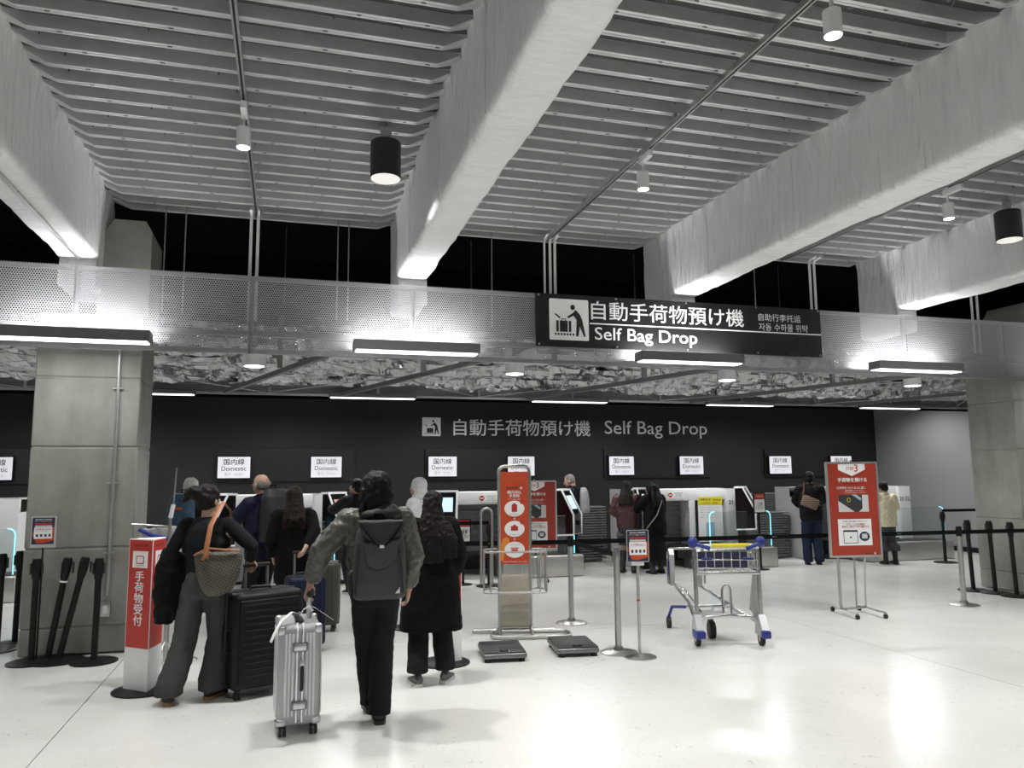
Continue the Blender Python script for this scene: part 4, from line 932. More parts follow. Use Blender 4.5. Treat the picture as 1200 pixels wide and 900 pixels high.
m = MB(); m.tube([(0, 0, 0.5), (0, 0, 0.515)], 0.0155, 10); m.build('red_band', M['print_red'], ns)
bx('board_clip', (0, -0.005, 0.845), (0.12, 0.02, 0.05), M['white'], ns, r=0.005)
notice(ns, 0.2, 0.28, 1.0, -0.02)
p = floor_at(38, 778)
nf = thing('post_notice', 'navy and white poster in a clear frame on the leaning posts, before the pillar', 'sign', (f1.x+0.02, f1.y+0.06, 0), 0)
notice(nf, 0.185, 0.245, 1.18, 0)
bx('frame_back', (0, 0.008, 1.17), (0.21, 0.006, 0.29), M['print_light'], nf)
m = MB(); m.tube([(0, 0.02, 0.03), (0, 0.02, 1.1)], 0.008, 8); m.build('frame_stem', M['black_plastic'], nf)

# ================================================================== luggage trolley
def trolley(loc, rz):
    t = thing('luggage_trolley', 'empty steel luggage trolley with blue handle ends', 'trolley', loc, rz)
    def tb(name, pts, r=0.016, m_='chrome', sq=(1, 1), par=t):
        m = MB(); m.tube(pts, r, 10, sq=sq); return m.build(name, M[m_], par)
    # near end faces -y : two uprights at x=+-0.3, basket above, long bed runs to +y and -x
    W2 = 0.31
    for s in (-1, 1):
        tb('upright', [(s*W2, -0.02, 0.2), (s*(W2+0.0), 0.02, 0.92)], 0.022)
        # wheel housing
        m = MB(); m.prism([(-0.14, 0.10), (0.10, 0.10), (0.08, 0.2), (0.02, 0.30), (-0.04, 0.30), (-0.15, 0.17)], s*W2-0.035, s*W2+0.035, 'x'); m.build('wheel_housing', M['alu'], t, smooth=False)
        bx('blue_bumper', (s*W2, -0.15, 0.13), (0.085, 0.07, 0.07), M['blue_plastic'], t, r=0.012)
        if s < 0: bx('blue_skirt', (s*W2-0.02, -0.06, 0.12), (0.05, 0.18, 0.08), M['blue_plastic'], t, r=0.012)
        m = MB(); m.tube([(s*W2-0.02, 0.0, 0.065), (s*W2+0.02, 0.0, 0.065)], 0.065, 18); wv = m.build('wheel', M['rubber'], t)
        m = MB(); m.tube([(s*W2-0.022, 0.0, 0.065), (s*W2+0.022, 0.0, 0.065)], 0.028, 12); m.build('hub', M['alu'], wv)
    # handle
    tb('handle_bar', [(-W2, -0.02, 0.95), (W2, -0.02, 0.95)], 0.024, 'white'); tb('handle_label', [(-0.15, -0.024, 0.955), (0.22, -0.024, 0.955)], 0.0235, 'print_yellow')
    for s in (-1, 1):
        m = MB(); m.ell((s*(W2+0.02), -0.03, 0.99), (0.05, 0.05, 0.055)); m.build('blue_grip', M['blue_plastic'], t)
        tb('blue_arm', [(s*(W2+0.02), -0.03, 0.99), (s*(W2-0.05), -0.08, 0.96), (s*(W2-0.13), -0.1, 0.935)], 0.02, 'blue_plastic')
    # wire basket
    for z in (0.73, 0.80, 0.87): tb('basket_wire', [(-W2+0.01, -0.03, z), (-W2+0.01, 0.18, z), (W2-0.01, 0.18, z), (W2-0.01, -0.03, z)], 0.006)
    for k in range(8):
        x = -W2+0.02+k*(2*W2-0.04)/7
        tb('basket_wire', [(x, -0.03, 0.9), (x, -0.03, 0.71), (x, 0.18, 0.70), (x, 0.18, 0.9)], 0.005)
    for z in (0.74, 0.82): tb('basket_wire', [(-W2+0.01, -0.03, z), (W2-0.01, -0.03, z)], 0.006)
    tb('lower_bar', [(-W2, -0.03, 0.69), (W2, -0.03, 0.69)], 0.014)
    bx('basket_panel', (0, 0.17, 0.8), (0.5, 0.01, 0.16), M['print_navy'], t)
    for s in (-1, 1): bx('blue_clip', (s*0.2, -0.045, 0.83), (0.1, 0.02, 0.02), M['blue_plastic'], t)
    # side plate on the right upright
    m = MB(); m.prism([(-0.0, 0.22), (0.24, 0.3), (0.1, 0.66), (0.0, 0.68)], W2-0.03, W2-0.02, 'x'); m.build('side_plate', M['galv'], t, smooth=False)
    tb('plate_edge', [(W2-0.025, 0.25, 0.3), (W2-0.025, 0.1, 0.67)], 0.012)
    # bed : U shaped frame sloping to the front castor end
    tb('bed_frame', [(-W2, 0, 0.22), (-W2+0.08, -0.02, 0.27), (0, -0.03, 0.29), (W2-0.08, -0.02, 0.27), (W2, 0, 0.22)], 0.02)
    tb('bed_rail', [(W2, 0.05, 0.2), (0.1, 0.5, 0.33), (-0.08, 0.95, 0.45)], 0.018); tb('bed_rail', [(-W2, 0.05, 0.22), (-0.28, 0.5, 0.33), (-0.34, 0.95, 0.46)], 0.018)
    tb('bed_cross', [(-0.3, 0.55, 0.28), (0.1, 0.5, 0.3)], 0.014); tb('bed_wire', [(-0.2, 0.3, 0.27), (-0.26, 0.75, 0.42), (-0.34, 0.95, 0.46)], 0.01)
    m = MB(); m.prism([(-0.27, 0.15), (0.2, 0.15), (0.18, 0.5), (-0.25, 0.5)], 0.235, 0.25, 'z'); m.build('bed_plate', M['galv'], t, smooth=False)
    tb('nest_hoop', [(0.0, 0.2, 0.24), (0.0, 0.22, 0.5), (0.02, 0.22, 0.54), (0.06, 0.22, 0.54), (0.08, 0.22, 0.5), (0.08, 0.2, 0.24)], 0.014)
    # front bumper plates
    for x in (-0.36, -0.06):
        m = MB(); m.prism([(0.9, 0.45), (0.98, 0.45), (1.02, 0.78), (0.96, 0.84), (0.9, 0.78)], x-0.03, x+0.02, 'x'); m.build('front_plate', M['galv'], t, smooth=False)
        bx('blue_edge', (x-0.036, 0.96, 0.63), (0.014, 0.035, 0.16), M['blue_plastic'], t)
    tb('front_hoop', [(-0.4, 0.96, 0.46), (-0.4, 0.97, 0.8), (-0.36, 0.97, 0.84), (-0.02, 0.97, 0.84), (0.0, 0.97, 0.8), (0.0, 0.96, 0.46)], 0.013)
    for x in (-0.4, 0.05):
        tb('caster_arm', [(x+0.1, 0.6, 0.27), (x, 0.8, 0.24), (x-0.02, 0.9, 0.12)], 0.017, 'blue_plastic' if x < 0 else 'alu')
        m = MB(); m.tube([(x-0.04, 0.9, 0.06), (x, 0.9, 0.06)], 0.06, 16); m.build('caster_wheel', M['rubber'], t)
    m = MB(); m.tube([(-0.12, 0.35, 0.085), (-0.06, 0.35, 0.085)], 0.085, 18); m.build('brake_wheel', M['rubber'], t)
    return t
p = floor_at(849, 757); trolley((p.x+0.06, p.y, 0), R(-17))

# ================================================================== suitcases
def ribbed_case(name, label, loc, rz, W_, D_, H_, mt, trim, nr, kind='groove', group=None, handle=0.0, latches=True, corners=True):
    # narrow side W_ faces -y, D_ deep along y
    t = thing(name, label, 'suitcase', loc, rz, group); zb = 0.075
    hh = H_-zb; r = 0.045
    body = rrect(-W_/2, -D_/2, W_/2, D_/2, r, 4)
    rings = []
    n = 6
    def sc(k): return [(u*k, v*(1-(1-k)*W_/D_)) for u, v in body]
    for z, k in ((zb, 0.86), (zb+0.02, 0.96), (zb+0.05, 1.0), (H_-0.05, 1.0), (H_-0.02, 0.96), (H_, 0.86)): rings.append([(u, v, z) for u, v in sc(k)])
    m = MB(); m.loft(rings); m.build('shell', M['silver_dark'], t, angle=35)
    # raised vertical ribs on every face
    def rib(x, y, dx, dy): 
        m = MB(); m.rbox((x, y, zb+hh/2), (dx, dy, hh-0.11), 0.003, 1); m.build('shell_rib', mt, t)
    k = nr
    for i in range(k):
        x = -W_/2+0.05+(W_-0.1)*i/(k-1)
        if abs(x) < 0.03: continue
        rib(x, -D_/2, 0.015, 0.012); rib(x, D_/2, 0.015, 0.012)
    kd = int((D_-0.1)/((W_-0.1)/(k-1)))
    for i in range(kd+1):
        y = -D_/2+0.05+(D_-0.1)*i/kd
        rib(-W_/2, y, 0.012, 0.015); rib(W_/2, y, 0.012, 0.015)
    # closing frame around the middle
    for x in (-0.018, 0.018):
        m = MB(); m.tube([(x, -D_/2-0.004, zb+0.02), (x, -D_/2-0.004, H_-0.03), (x, -D_/2+0.03, H_+0.002), (x, D_/2-0.03, H_+0.002), (x, D_/2+0.004, H_-0.03), (x, D_/2+0.004, zb+0.02)], 0.009, 6); m.build('closing_frame', trim, t)
    if latches:
        for z in (zb+hh*0.78, zb+hh*0.2):
            l = MB().rbox((0, -D_/2-0.008, z), (0.1, 0.02, 0.06), 0.008).build('latch', M['scale_body'], t); MB().rbox((0, -D_/2-0.02, z), (0.075, 0.012, 0.042), 0.005).build('latch_plate', M['alu'], l)
        gr = MB(); gr.tube([(0.012, -D_/2-0.008, zb+hh*0.61), (0.014, -D_/2-0.03, zb+hh*0.59), (0.014, -D_/2-0.032, zb+hh*0.37), (0.012, -D_/2-0.008, zb+hh*0.35)], 0.011, 8); gr.build('side_grip', M['rubber'], t)
        MB().rbox((0.014, -D_/2-0.02, zb+hh*0.615), (0.026, 0.028, 0.04), 0.005).build('grip_hinge', M['alu'], t)
    if corners:
        for sx in (-1, 1):
            for sy in (-1, 1):
                m = MB(); m.rbox((sx*(W_/2-0.022), sy*(D_/2-0.022), H_-0.03), (0.052, 0.052, 0.062), 0.018, 3); m.build('corner_guard', M['alu'], t)
                m = MB(); m.rbox((sx*(W_/2-0.03), sy*(D_/2-0.03), zb+0.02), (0.066, 0.066, 0.05), 0.018, 3); m.build('corner_guard', M['alu'], t)
    for sx in (-1, 1):
        for sy in (-1, 1):
            x, y = sx*(W_/2-0.04), sy*(D_/2-0.045)
            f = MB().rbox((x, y, zb-0.005), (0.03, 0.05, 0.03), 0.006).build('wheel_fork', M['black_plastic'], t)
            for dx in (-0.014, 0.014):
                m = MB(); m.tube([(x+dx-0.009, y, 0.033), (x+dx+0.009, y, 0.033)], 0.033, 16); wl = m.build('wheel', M['rubber'], t)
                m = MB(); m.tube([(x+dx-0.0095, y, 0.033), (x+dx+0.0095, y, 0.033)], 0.014, 10); m.build('hub', M['scale_body'], wl)
    MB().rbox((0, -D_/2+0.12, H_+0.012), (0.05, 0.16, 0.02), 0.006).build('top_grip', M['rubber'], t)
    return t
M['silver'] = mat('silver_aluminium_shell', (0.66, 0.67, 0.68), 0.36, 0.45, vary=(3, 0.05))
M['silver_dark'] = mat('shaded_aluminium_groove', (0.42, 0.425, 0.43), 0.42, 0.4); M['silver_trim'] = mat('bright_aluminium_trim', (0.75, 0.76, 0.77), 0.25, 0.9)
p = floor_at(347, 862); SIL = Vector((p.x, p.y+0.18, 0))
sc_ = ribbed_case('silver_suitcase', 'ribbed silver aluminium suitcase held by the man with the backpack', SIL, R(3), 0.275, 0.44, 0.70, M['silver'], M['silver_trim'], 9)
for dy in (0.0, 0.1):
    m = MB(); m.tube([(0.075, 0.02+dy, 0.68), (0.075, 0.02+dy, 0.84)], 0.014, 8); m.build('pull_tube', M['alu'], sc_)
m = MB(); m.rbox((0.075, 0.07, 0.855), (0.03, 0.15, 0.035), 0.01, 2); m.build('pull_grip', M['rubber'], sc_)
m = MB(); m.rbox((-0.02, -0.14, 0.745), (0.03, 0.06, 0.02), 0.006); m.build('tag_loop', M['rubber'], sc_)
m = MB(); m.tube([(0.0, -0.1, 0.75), (-0.05, -0.15, 0.775), (-0.12, -0.215, 0.735), (-0.165, -0.25, 0.66), (-0.185, -0.255, 0.61)], 0.016, 4, sq=(0.12, 1)); m.build('paper_tag', M['print_white'], sc_)
m = MB(); m.tube([(0.0, -0.16, 0.75), (0.02, -0.17, 0.79), (0.06, -0.12, 0.80), (0.09, -0.05, 0.755)], 0.013, 4, sq=(0.12, 1)); m.build('paper_tag', M['print_white'], sc_)

def flat_case(name, label, loc, rz, W_, D_, H_, mt, ribs, pocket=True, pull=0.25, dark=True, hdr=None):
    # broad face (W_) faces -y
    t = thing(name, label, 'suitcase', loc, rz, 'dark hard-shell suitcases'); zb = 0.07; hh = H_-zb
    for s, nm in ((-1, 'front_shell'), (1, 'back_shell')):
        m = MB(); m.rbox((0, s*D_*0.26, zb+hh/2), (W_, D_*0.5, hh), 0.045, 4); m.build(nm, mt, t)
    m = MB(); m.rbox((0, 0, zb+hh/2), (W_+0.004, 0.022, hh+0.004), 0.01, 2); m.build('zip_band', M['rubber'], t)
    if pocket:
        pk = MB().rbox((0, -D_*0.51-0.004, zb+hh*0.5), (W_*0.84, 0.02, hh*0.86), 0.02, 3).build('front_panel', mt, t)
        for k in range(ribs):
            m = MB(); m.rbox((0, -D_*0.51-0.0155, zb+hh*0.13+k*(hh*0.74/(ribs-1))), (W_*0.76, 0.004, 0.022), 0.0015, 1); m.build('panel_rib', mt, pk)
    else:
        for k in range(ribs):
            x = -W_/2+0.06+k*(W_-0.12)/(ribs-1)
            m = MB(); m.rbox((x, -D_*0.51-0.001, zb+hh/2), (0.02, 0.012, hh*0.86), 0.004, 1); m.build('shell_rib', mt, t)
    for sx in (-1, 1):
        for sy in (-1, 1):
            x, y = sx*(W_/2-0.06), sy*(D_/2-0.05)
            MB().rbox((x, y, zb-0.002), (0.035, 0.05, 0.035), 0.006).build('wheel_fork', M['black_plastic'], t)
            for dx in (-0.013, 0.013):
                m = MB(); m.tube([(x+dx-0.008, y, 0.03), (x+dx+0.008, y, 0.03)], 0.03, 14); m.build('wheel', M['rubber'], t)
    for sx in (-1, 1): 
        m = MB(); m.tube([(sx*0.09, D_*0.3, H_-0.02), (sx*0.09, D_*0.3, H_+pull)], 0.011, 8); m.build('pull_tube', M['scale_body'], t)
    m = MB(); m.rbox((0, D_*0.3, H_+pull+0.012), (0.22, 0.035, 0.03), 0.01); m.build('pull_grip', M['rubber'], t)
    m = MB(); m.tube([(-0.09, 0.02, H_-0.01), (-0.075, 0.02, H_+0.02), (0.075, 0.02, H_+0.02), (0.09, 0.02, H_-0.01)], 0.012, 8); m.build('top_grip', M['rubber'], t)
    m = MB(); m.tube([(-W_/2+0.005, -D_*0.2, zb+hh*0.62), (-W_/2-0.02, -D_*0.2, zb+hh*0.6), (-W_/2-0.02, -D_*0.2, zb+hh*0.4), (-W_/2+0.005, -D_*0.2, zb+hh*0.38)], 0.012, 8); m.build('side_grip', M['rubber'], t)
    return t
M['case_black'] = mat('matte_black_shell', (0.007, 0.007, 0.0075), 0.5, spec=0.25); M['case_navy'] = mat('navy_shell', (0.006, 0.010, 0.028), 0.5, spec=0.25); M['case_brown'] = mat('grey_brown_shell', (0.055, 0.05, 0.038), 0.45)
p = floor_at(290, 822); BLK = Vector((p.x+0.07, p.y+0.26, 0))
bk = flat_case('black_suitcase', 'large black hard-shell suitcase beside the woman with the woven tote', BLK, R(24), 0.56, 0.36, 0.78, M['case_black'], 12, pull=0.17)
m = MB(); m.rbox((0.23, -0.205, 0.6), (0.02, 0.004, 0.006), 0.001); m.build('small_badge', M['alu'], bk)
p = floor_at(372, 768); NV = Vector((p.x-0.12, p.y+0.18, 0))
nv = flat_case('navy_suitcase', 'navy blue hard-shell suitcase with a paper strap, behind the silver one', NV, R(12), 0.36, 0.26, 0.72, M['case_navy'], 5, False, pull=0.2)
m = MB(); m.tube([(0.0, -0.15, 0.46), (0.06, -0.155, 0.43), (0.2, -0.15, 0.33), (0.24, -0.12, 0.30)], 0.028, 4, sq=(0.1, 1)); m.build('paper_strap', M['print_light'], nv)
p = floor_at(392, 742); BR = Vector((p.x-0.15, p.y+0.2, 0))
br = flat_case('brown_suitcase', 'grey-brown ribbed suitcase standing behind the navy one', BR, R(-8), 0.42, 0.28, 0.74, M['case_brown'], 8, False, pull=0.1)
# ================================================================== people
def fabric(name, col, rough=0.8, bump=(220, 0.12), sheen=0.1, vary=None): return mat(name, tuple(c*0.75 for c in col), rough, bump=bump, vary=vary, spec=0.15)
SKIN = mat('skin', (0.40, 0.24, 0.17), 0.5, vary=(14, 0.08)); SKIN2 = mat('fair_skin', (0.48, 0.31, 0.23), 0.5, vary=(14, 0.08))
HAIRB = mat('black_hair', (0.004, 0.0035, 0.0035), 0.55, spec=0.2, bump=(60, 0.6, (1, 1, 0.12))); HAIRD = mat('dark_brown_hair', (0.007, 0.0045, 0.0035), 0.55, spec=0.2, bump=(60, 0.6, (1, 1, 0.12)))
HAIRBR = mat('brown_hair', (0.013, 0.007, 0.005), 0.55, spec=0.2, bump=(60, 0.6, (1, 1, 0.12))); HAIRG = mat('grey_hair', (0.62, 0.61, 0.59), 0.6, bump=(60, 0.6, (1, 1, 0.2)))
HAIRS = mat('cropped_grey_hair', (0.16, 0.15, 0.14), 0.7, bump=(200, 0.6))
EYEW = mat('eye_white', (0.7, 0.7, 0.68), 0.3); LIP = mat('lip', (0.42, 0.17, 0.14), 0.5); SOLEW = mat('pale_sole', (0.6, 0.59, 0.55), 0.6); SOLET = mat('tan_sole', (0.28, 0.19, 0.09), 0.6)
SHOEB = mat('black_shoe', (0.014, 0.014, 0.014), 0.5); SHOEG = mat('grey_trainer', (0.12, 0.12, 0.12), 0.6, vary=(30, 0.7))
def ik(S, W, a, b, pole):
    S, W = Vector(S), Vector(W); d = W-S; L = min(d.length, (a+b)*0.999); u = d.normalized()
    x = (a*a-b*b+L*L)/(2*L); h = math.sqrt(max(0, a*a-x*x)); pole = Vector(pole); n = (pole-u*pole.dot(u))
    n = n.normalized() if n.length > 1e-6 else Vector((0, -1, 0))
    return S+u*x+n*h, S+u*L
def hand_prims(mb, W, d, n, side, S, curl):
    # W wrist, d along the hand, n palm normal (fingers curl to n), side = thumb direction
    d = Vector(d).normalized(); n = Vector(n); n = (n-d*n.dot(d)).normalized(); s = d.cross(n); s = s if s.dot(Vector(side)) > 0 else -s
    W = Vector(W); P = lambda a, b, c: W+(d*a+s*b+n*c)*S
    rings = []
    for a, hw, th in ((-0.015, 0.027, 0.02), (0.01, 0.030, 0.018), (0.05, 0.040, 0.017), (0.085, 0.041, 0.014), (0.098, 0.036, 0.010)):
        rings.append([P(a, hw*math.cos(t), th*math.sin(t)) for t in [2*PI*k/14 for k in range(14)]])
    mb.loft(rings)
    for k, (b, L) in enumerate(((0.031, 0.070), (0.0105, 0.080), (-0.0105, 0.075), (-0.031, 0.060))):
        q = P(0.085, b, 0); ang = curl*0.5; segs = (0.45, 0.32, 0.23)
        for i, f in enumerate(segs):
            dd = d*math.cos(R(ang))+n*math.sin(R(ang)); e = q+dd*L*f*S
            mb.capsule(q, e, (0.0088-0.0008*i)*S, (0.0082-0.0008*i)*S, 8); q = e; ang += curl*0.75
    q = P(0.015, 0.028, 0.006); e = P(0.05, 0.052, 0.02+0.0002*curl); mb.capsule(q, e, 0.013*S, 0.010*S, 8)
    e2 = P(0.078, 0.05-0.0003*curl, 0.03+0.0003*curl); mb.capsule(e, e2, 0.0095*S, 0.008*S, 8)
def ell_ring(c, rx, ry, n=24, ex=2.4):
    out = []
    for k in range(n):
        a = 2*PI*k/n; ca, sa = math.cos(a), math.sin(a)
        out.append(Vector(c)+Vector((rx*math.copysign(abs(ca)**(2/ex), ca), ry*math.copysign(abs(sa)**(2/ex), sa), 0)))
    return out
class Person:
    def __init__(s, label, loc, face, h=1.70, skin=SKIN, head=(0, 0), feet=None, hands=None, lean=0.0, vox=0.009, curl=(35, 35), palm=None, poles=None, shw=1.0, handdir=None):
        s.S = S = h/1.72; s.vox = vox; s.label = label; s.loc = Vector(loc); s.face = face
        s.Rz = Matrix.Rotation(face, 3, 'Z')
        V = lambda x, y, z: Vector((x, y, z))*S
        s.V = V; s.lean = lean
        feet = feet or {-1: (-0.10, 0.0, 0), 1: (0.10, 0.02, 0)}
        s.shoulder = {k: V(k*0.172*shw, lean-0.005, 1.395) for k in (-1, 1)}
        s.hip = {k: V(k*0.088, 0, 0.90) for k in (-1, 1)}
        s.ankle = {}; s.knee = {}; s.footrot = {}
        for k in (-1, 1):
            fx, fy, fr = feet[k]; s.footrot[k] = R(fr); A = Vector((fx, fy-0.04, 0.085*S)); s.knee[k], s.ankle[k] = ik(s.hip[k], A, 0.43*S, 0.42*S, (0, 1, 0)); s.ankle[k] = A
        s.elbow = {}; s.wrist = {}
        for k in (-1, 1):
            W = (hands or {}).get(k) or V(k*0.225, 0.05, 0.84)
            pole = (poles or {}).get(k) or (k*0.4, -1, -0.2)
            s.elbow[k], s.wrist[k] = ik(s.shoulder[k], W, 0.285*S, 0.255*S, pole)
        # head frame
        s.HM = Matrix.Translation(V(0, lean+0.0, 1.47)) @ Matrix.Rotation(R(head[0]), 4, 'Z') @ Matrix.Rotation(R(head[1]), 4, 'X') @ Matrix.Translation(-V(0, 0, 1.47))
        # ---- body, one surface
        b = MB()
        b.loft([ell_ring(V(0, y+lean*max(0, (z-0.9)/0.5), z), rx*S, ry*S) for z, rx, ry, y in ((0.82, 0.12, 0.09, 0), (0.9, 0.15, 0.1, 0), (1.02, 0.13, 0.092, 0), (1.15, 0.125, 0.088, 0), (1.28, 0.15, 0.1, 0), (1.38, 0.14, 0.08, 0), (1.44, 0.06, 0.055, 0))])
        b.capsule(V(0, lean-0.01, 1.42), V(0, lean+0.01, 1.56), 0.054*S, 0.05*S)
        b.m = s.HM
        b.ell(V(0, lean-0.008, 1.622), (0.075*S, 0.094*S, 0.096*S)); b.ell(V(0, lean+0.034, 1.56), (0.058*S, 0.062*S, 0.068*S)); b.ell(V(0, lean+0.06, 1.522), (0.03*S, 0.03*S, 0.026*S))
        b.capsule(V(0, lean+0.086, 1.615), V(0, lean+0.108, 1.578), 0.008*S, 0.013*S, 8); b.ell(V(0, lean+0.09, 1.54), (0.022*S, 0.012*S, 0.012*S))
        for k in (-1, 1):
            b.ell(V(k*0.077, lean-0.005, 1.585), (0.012*S, 0.02*S, 0.032*S)); b.ell(V(k*0.035, lean+0.076, 1.595), (0.018*S, 0.014*S, 0.012*S))
        b.m = None
        for k in (-1, 1):
            b.capsule(s.shoulder[k]*0.96+V(0, 0, 0.02), s.elbow[k], 0.05*S, 0.04*S); b.capsule(s.elbow[k], s.wrist[k], 0.04*S, 0.027*S)
            dd = (handdir or {}).get(k) or (s.wrist[k]-s.elbow[k])
            hand_prims(b, s.wrist[k], dd, (palm or {}).get(k) or (-k, 0.2, 0), (0, 1, 0.2), S, curl[0 if k < 0 else 1])
            b.capsule(s.hip[k], s.knee[k], 0.075*S, 0.052*S); b.capsule(s.knee[k], s.ankle[k], 0.05*S, 0.036*S)
            fd = s.footdir(k); b.capsule(s.ankle[k]-V(0, 0, 0.03), s.ankle[k]+fd*0.13*S-V(0, 0, 0.05), 0.034*S, 0.025*S)
        s.o = remesh('person', b, skin, None, vox, 3)
        s.o.location = s.loc; s.o.rotation_euler = (0, 0, face); mark(s.o, label, 'person')
        for k in (-1, 1):
            e = MB(); e.m = s.HM; e.ell(V(k*0.032, lean+0.083, 1.602), (0.011*S, 0.006*S, 0.007*S), 8, 6); ey = e.build('eye', EYEW, s.o)
            e = MB(); e.m = s.HM; e.ell(V(k*0.032, lean+0.088, 1.602), (0.005*S, 0.003*S, 0.005*S), 8, 6); e.build('iris', M['print_black'], ey)
            e = MB(); e.m = s.HM; e.capsule(V(k*0.02, lean+0.088, 1.622), V(k*0.047, lean+0.08, 1.624), 0.004*S, 0.003*S, 6); e.build('eyebrow', HAIRD, s.o)
        e = MB(); e.m = s.HM; e.ell(V(0, lean+0.1, 1.54), (0.02*S, 0.005*S, 0.006*S), 10, 6); e.build('mouth', LIP, s.o)
    def footdir(s, k): return Vector((-math.sin(s.footrot[k]), math.cos(s.footrot[k]), 0))
    def w(s, v): return s.loc + s.Rz @ Vector(v)
    def shoes(s, m_, sole=SOLEW, L=0.27):
        S = s.S
        for k in (-1, 1):
            A = s.ankle[k]; Mx = Matrix.Translation(Vector((A.x, A.y, 0))) @ Matrix.Rotation(s.footrot[k], 4, 'Z')
            u = MB(); u.m = Mx; rings = []
            for y, hw, z0, z1 in ((-0.075, 0.022, 0.03, 0.07), (-0.06, 0.035, 0.022, 0.1), (-0.02, 0.04, 0.02, 0.115), (0.03, 0.042, 0.02, 0.1), (0.08, 0.047, 0.02, 0.075), (0.13, 0.05, 0.02, 0.06), (0.17, 0.042, 0.02, 0.05), (0.195, 0.02, 0.024, 0.04)):
                c = Vector((0, y*L/0.27, (z0+z1)/2)); ring = []
                for j in range(14):
                    a = 2*PI*j/14; ring.append((c+Vector((hw*math.cos(a), 0, (z1-z0)/2*math.sin(a))))*S)
                rings.append(ring)
            u.loft(rings); sh = remesh('shoe', u, m_, s.o, 0.008, 1)
            q = MB(); q.m = Mx; pts = [(math.copysign(1, 1)*hw, y) for y, hw in ((-0.08, 0.02), (-0.06, 0.038), (-0.02, 0.043), (0.03, 0.042), (0.08, 0.05), (0.13, 0.053), (0.175, 0.044), (0.2, 0.02))]
            poly = [(x*S, y*S*L/0.27) for x, y in pts] + [(-x*S, y*S*L/0.27) for x, y in reversed(pts)]
            q.prism(poly, 0.0, 0.03*S, 'z'); q.build('sole', sole, sh)
    def trousers(s, m_, rad=(0.095, 0.08, 0.07), hem=0.06, seat=(0.17, 0.12), name='trousers', disp=0.014, top=1.0):
        S, V = s.S, s.V; t = MB()
        t.loft([ell_ring(V(0, 0, z), rx*S, ry*S) for z, rx, ry in ((0.79, seat[0]*0.85, seat[1]*0.85), (0.86, seat[0], seat[1]), (0.93, seat[0]*1.0, seat[1]), (top, seat[0]*0.88, seat[1]*0.92))])
        for k in (-1, 1):
            a = s.ankle[k]; h_ = Vector((a.x, a.y+0.0, hem)); kn = s.knee[k]; hp = s.hip[k]+V(0, 0, 0.0)
            t.tube([hp+V(0, 0, 0.02), hp.lerp(kn, 0.5), kn, kn.lerp(h_, 0.5), h_+V(0, 0, 0.06), h_], [rad[0]*S, (rad[0]+rad[1])/2*S, rad[1]*S, (rad[1]+rad[2])/2*S, rad[2]*S, rad[2]*S*1.02], 16)
        return remesh(name, t, m_, s.o, 0.011, 3, [(disp, 0.09), (disp*0.5, 0.04)])
    def skirt(s, m_, z0, z1, r0, r1, name='skirt', disp=0.012):
        S, V = s.S, s.V; t = MB()
        t.loft([ell_ring(V(0, 0, z1+(z0-z1)*k/5), (r1+(r0-r1)*k/5)*S, (r1*0.75+(r0-r1)*k/5)*S) for k in range(6)])
        return remesh(name, t, m_, s.o, 0.011, 2, [(disp, 0.1)])
    def jacket(s, m_, hem=0.82, hemr=(0.185, 0.13), waist=(0.17, 0.12), chest=(0.195, 0.13), sh=(0.165, 0.1), slv=(0.08, 0.068, 0.052), disp=0.014, name='jacket', collar=True, cuff=0.02, extra=None, fine=0.04, sleeve=True):
        S, V = s.S, s.V; t = MB(); le = s.lean
        def L(z): return le*max(0, (z-0.9)/0.5)
        prof = [(hem, *hemr)] + ([(0.92, (hemr[0]+waist[0])/2, (hemr[1]+waist[1])/2)] if hem < 0.86 else []) + [(1.06, *waist), (1.25, *chest), (1.36, sh[0]*1.08, sh[1]*1.15), (1.42, sh[0]*0.72, sh[1]*0.95), (1.46, 0.075, 0.07)]
        t.loft([ell_ring(V(0, L(z), z), rx*S, ry*S) for z, rx, ry in prof])
        if collar: t.loft([ell_ring(V(0, le, 1.44), 0.082*S, 0.078*S), ell_ring(V(0, le, 1.475), 0.078*S, 0.076*S), ell_ring(V(0, le, 1.5), 0.07*S, 0.07*S)])
        if sleeve:
            for k in (-1, 1):
                A, B, C = s.shoulder[k], s.elbow[k], s.wrist[k]; C2 = C+(B-C).normalized()*cuff
                t.capsule(A.lerp(V(0, le, 1.38), 0.25), A, slv[0]*S*0.95, slv[0]*S)
                t.tube([A, A.lerp(B, 0.5), B, B.lerp(C2, 0.5), C2+(B-C2)*0.12, C2], [slv[0]*S, (slv[0]+slv[1])/2*S, slv[1]*S, (slv[1]+slv[2])/2*S, slv[2]*S, slv[2]*0.85*S], 14)
        if extra: extra(t)
        return remesh(name, t, m_, s.o, 0.011, 3, [(disp, 0.10), (disp*0.6, fine)])
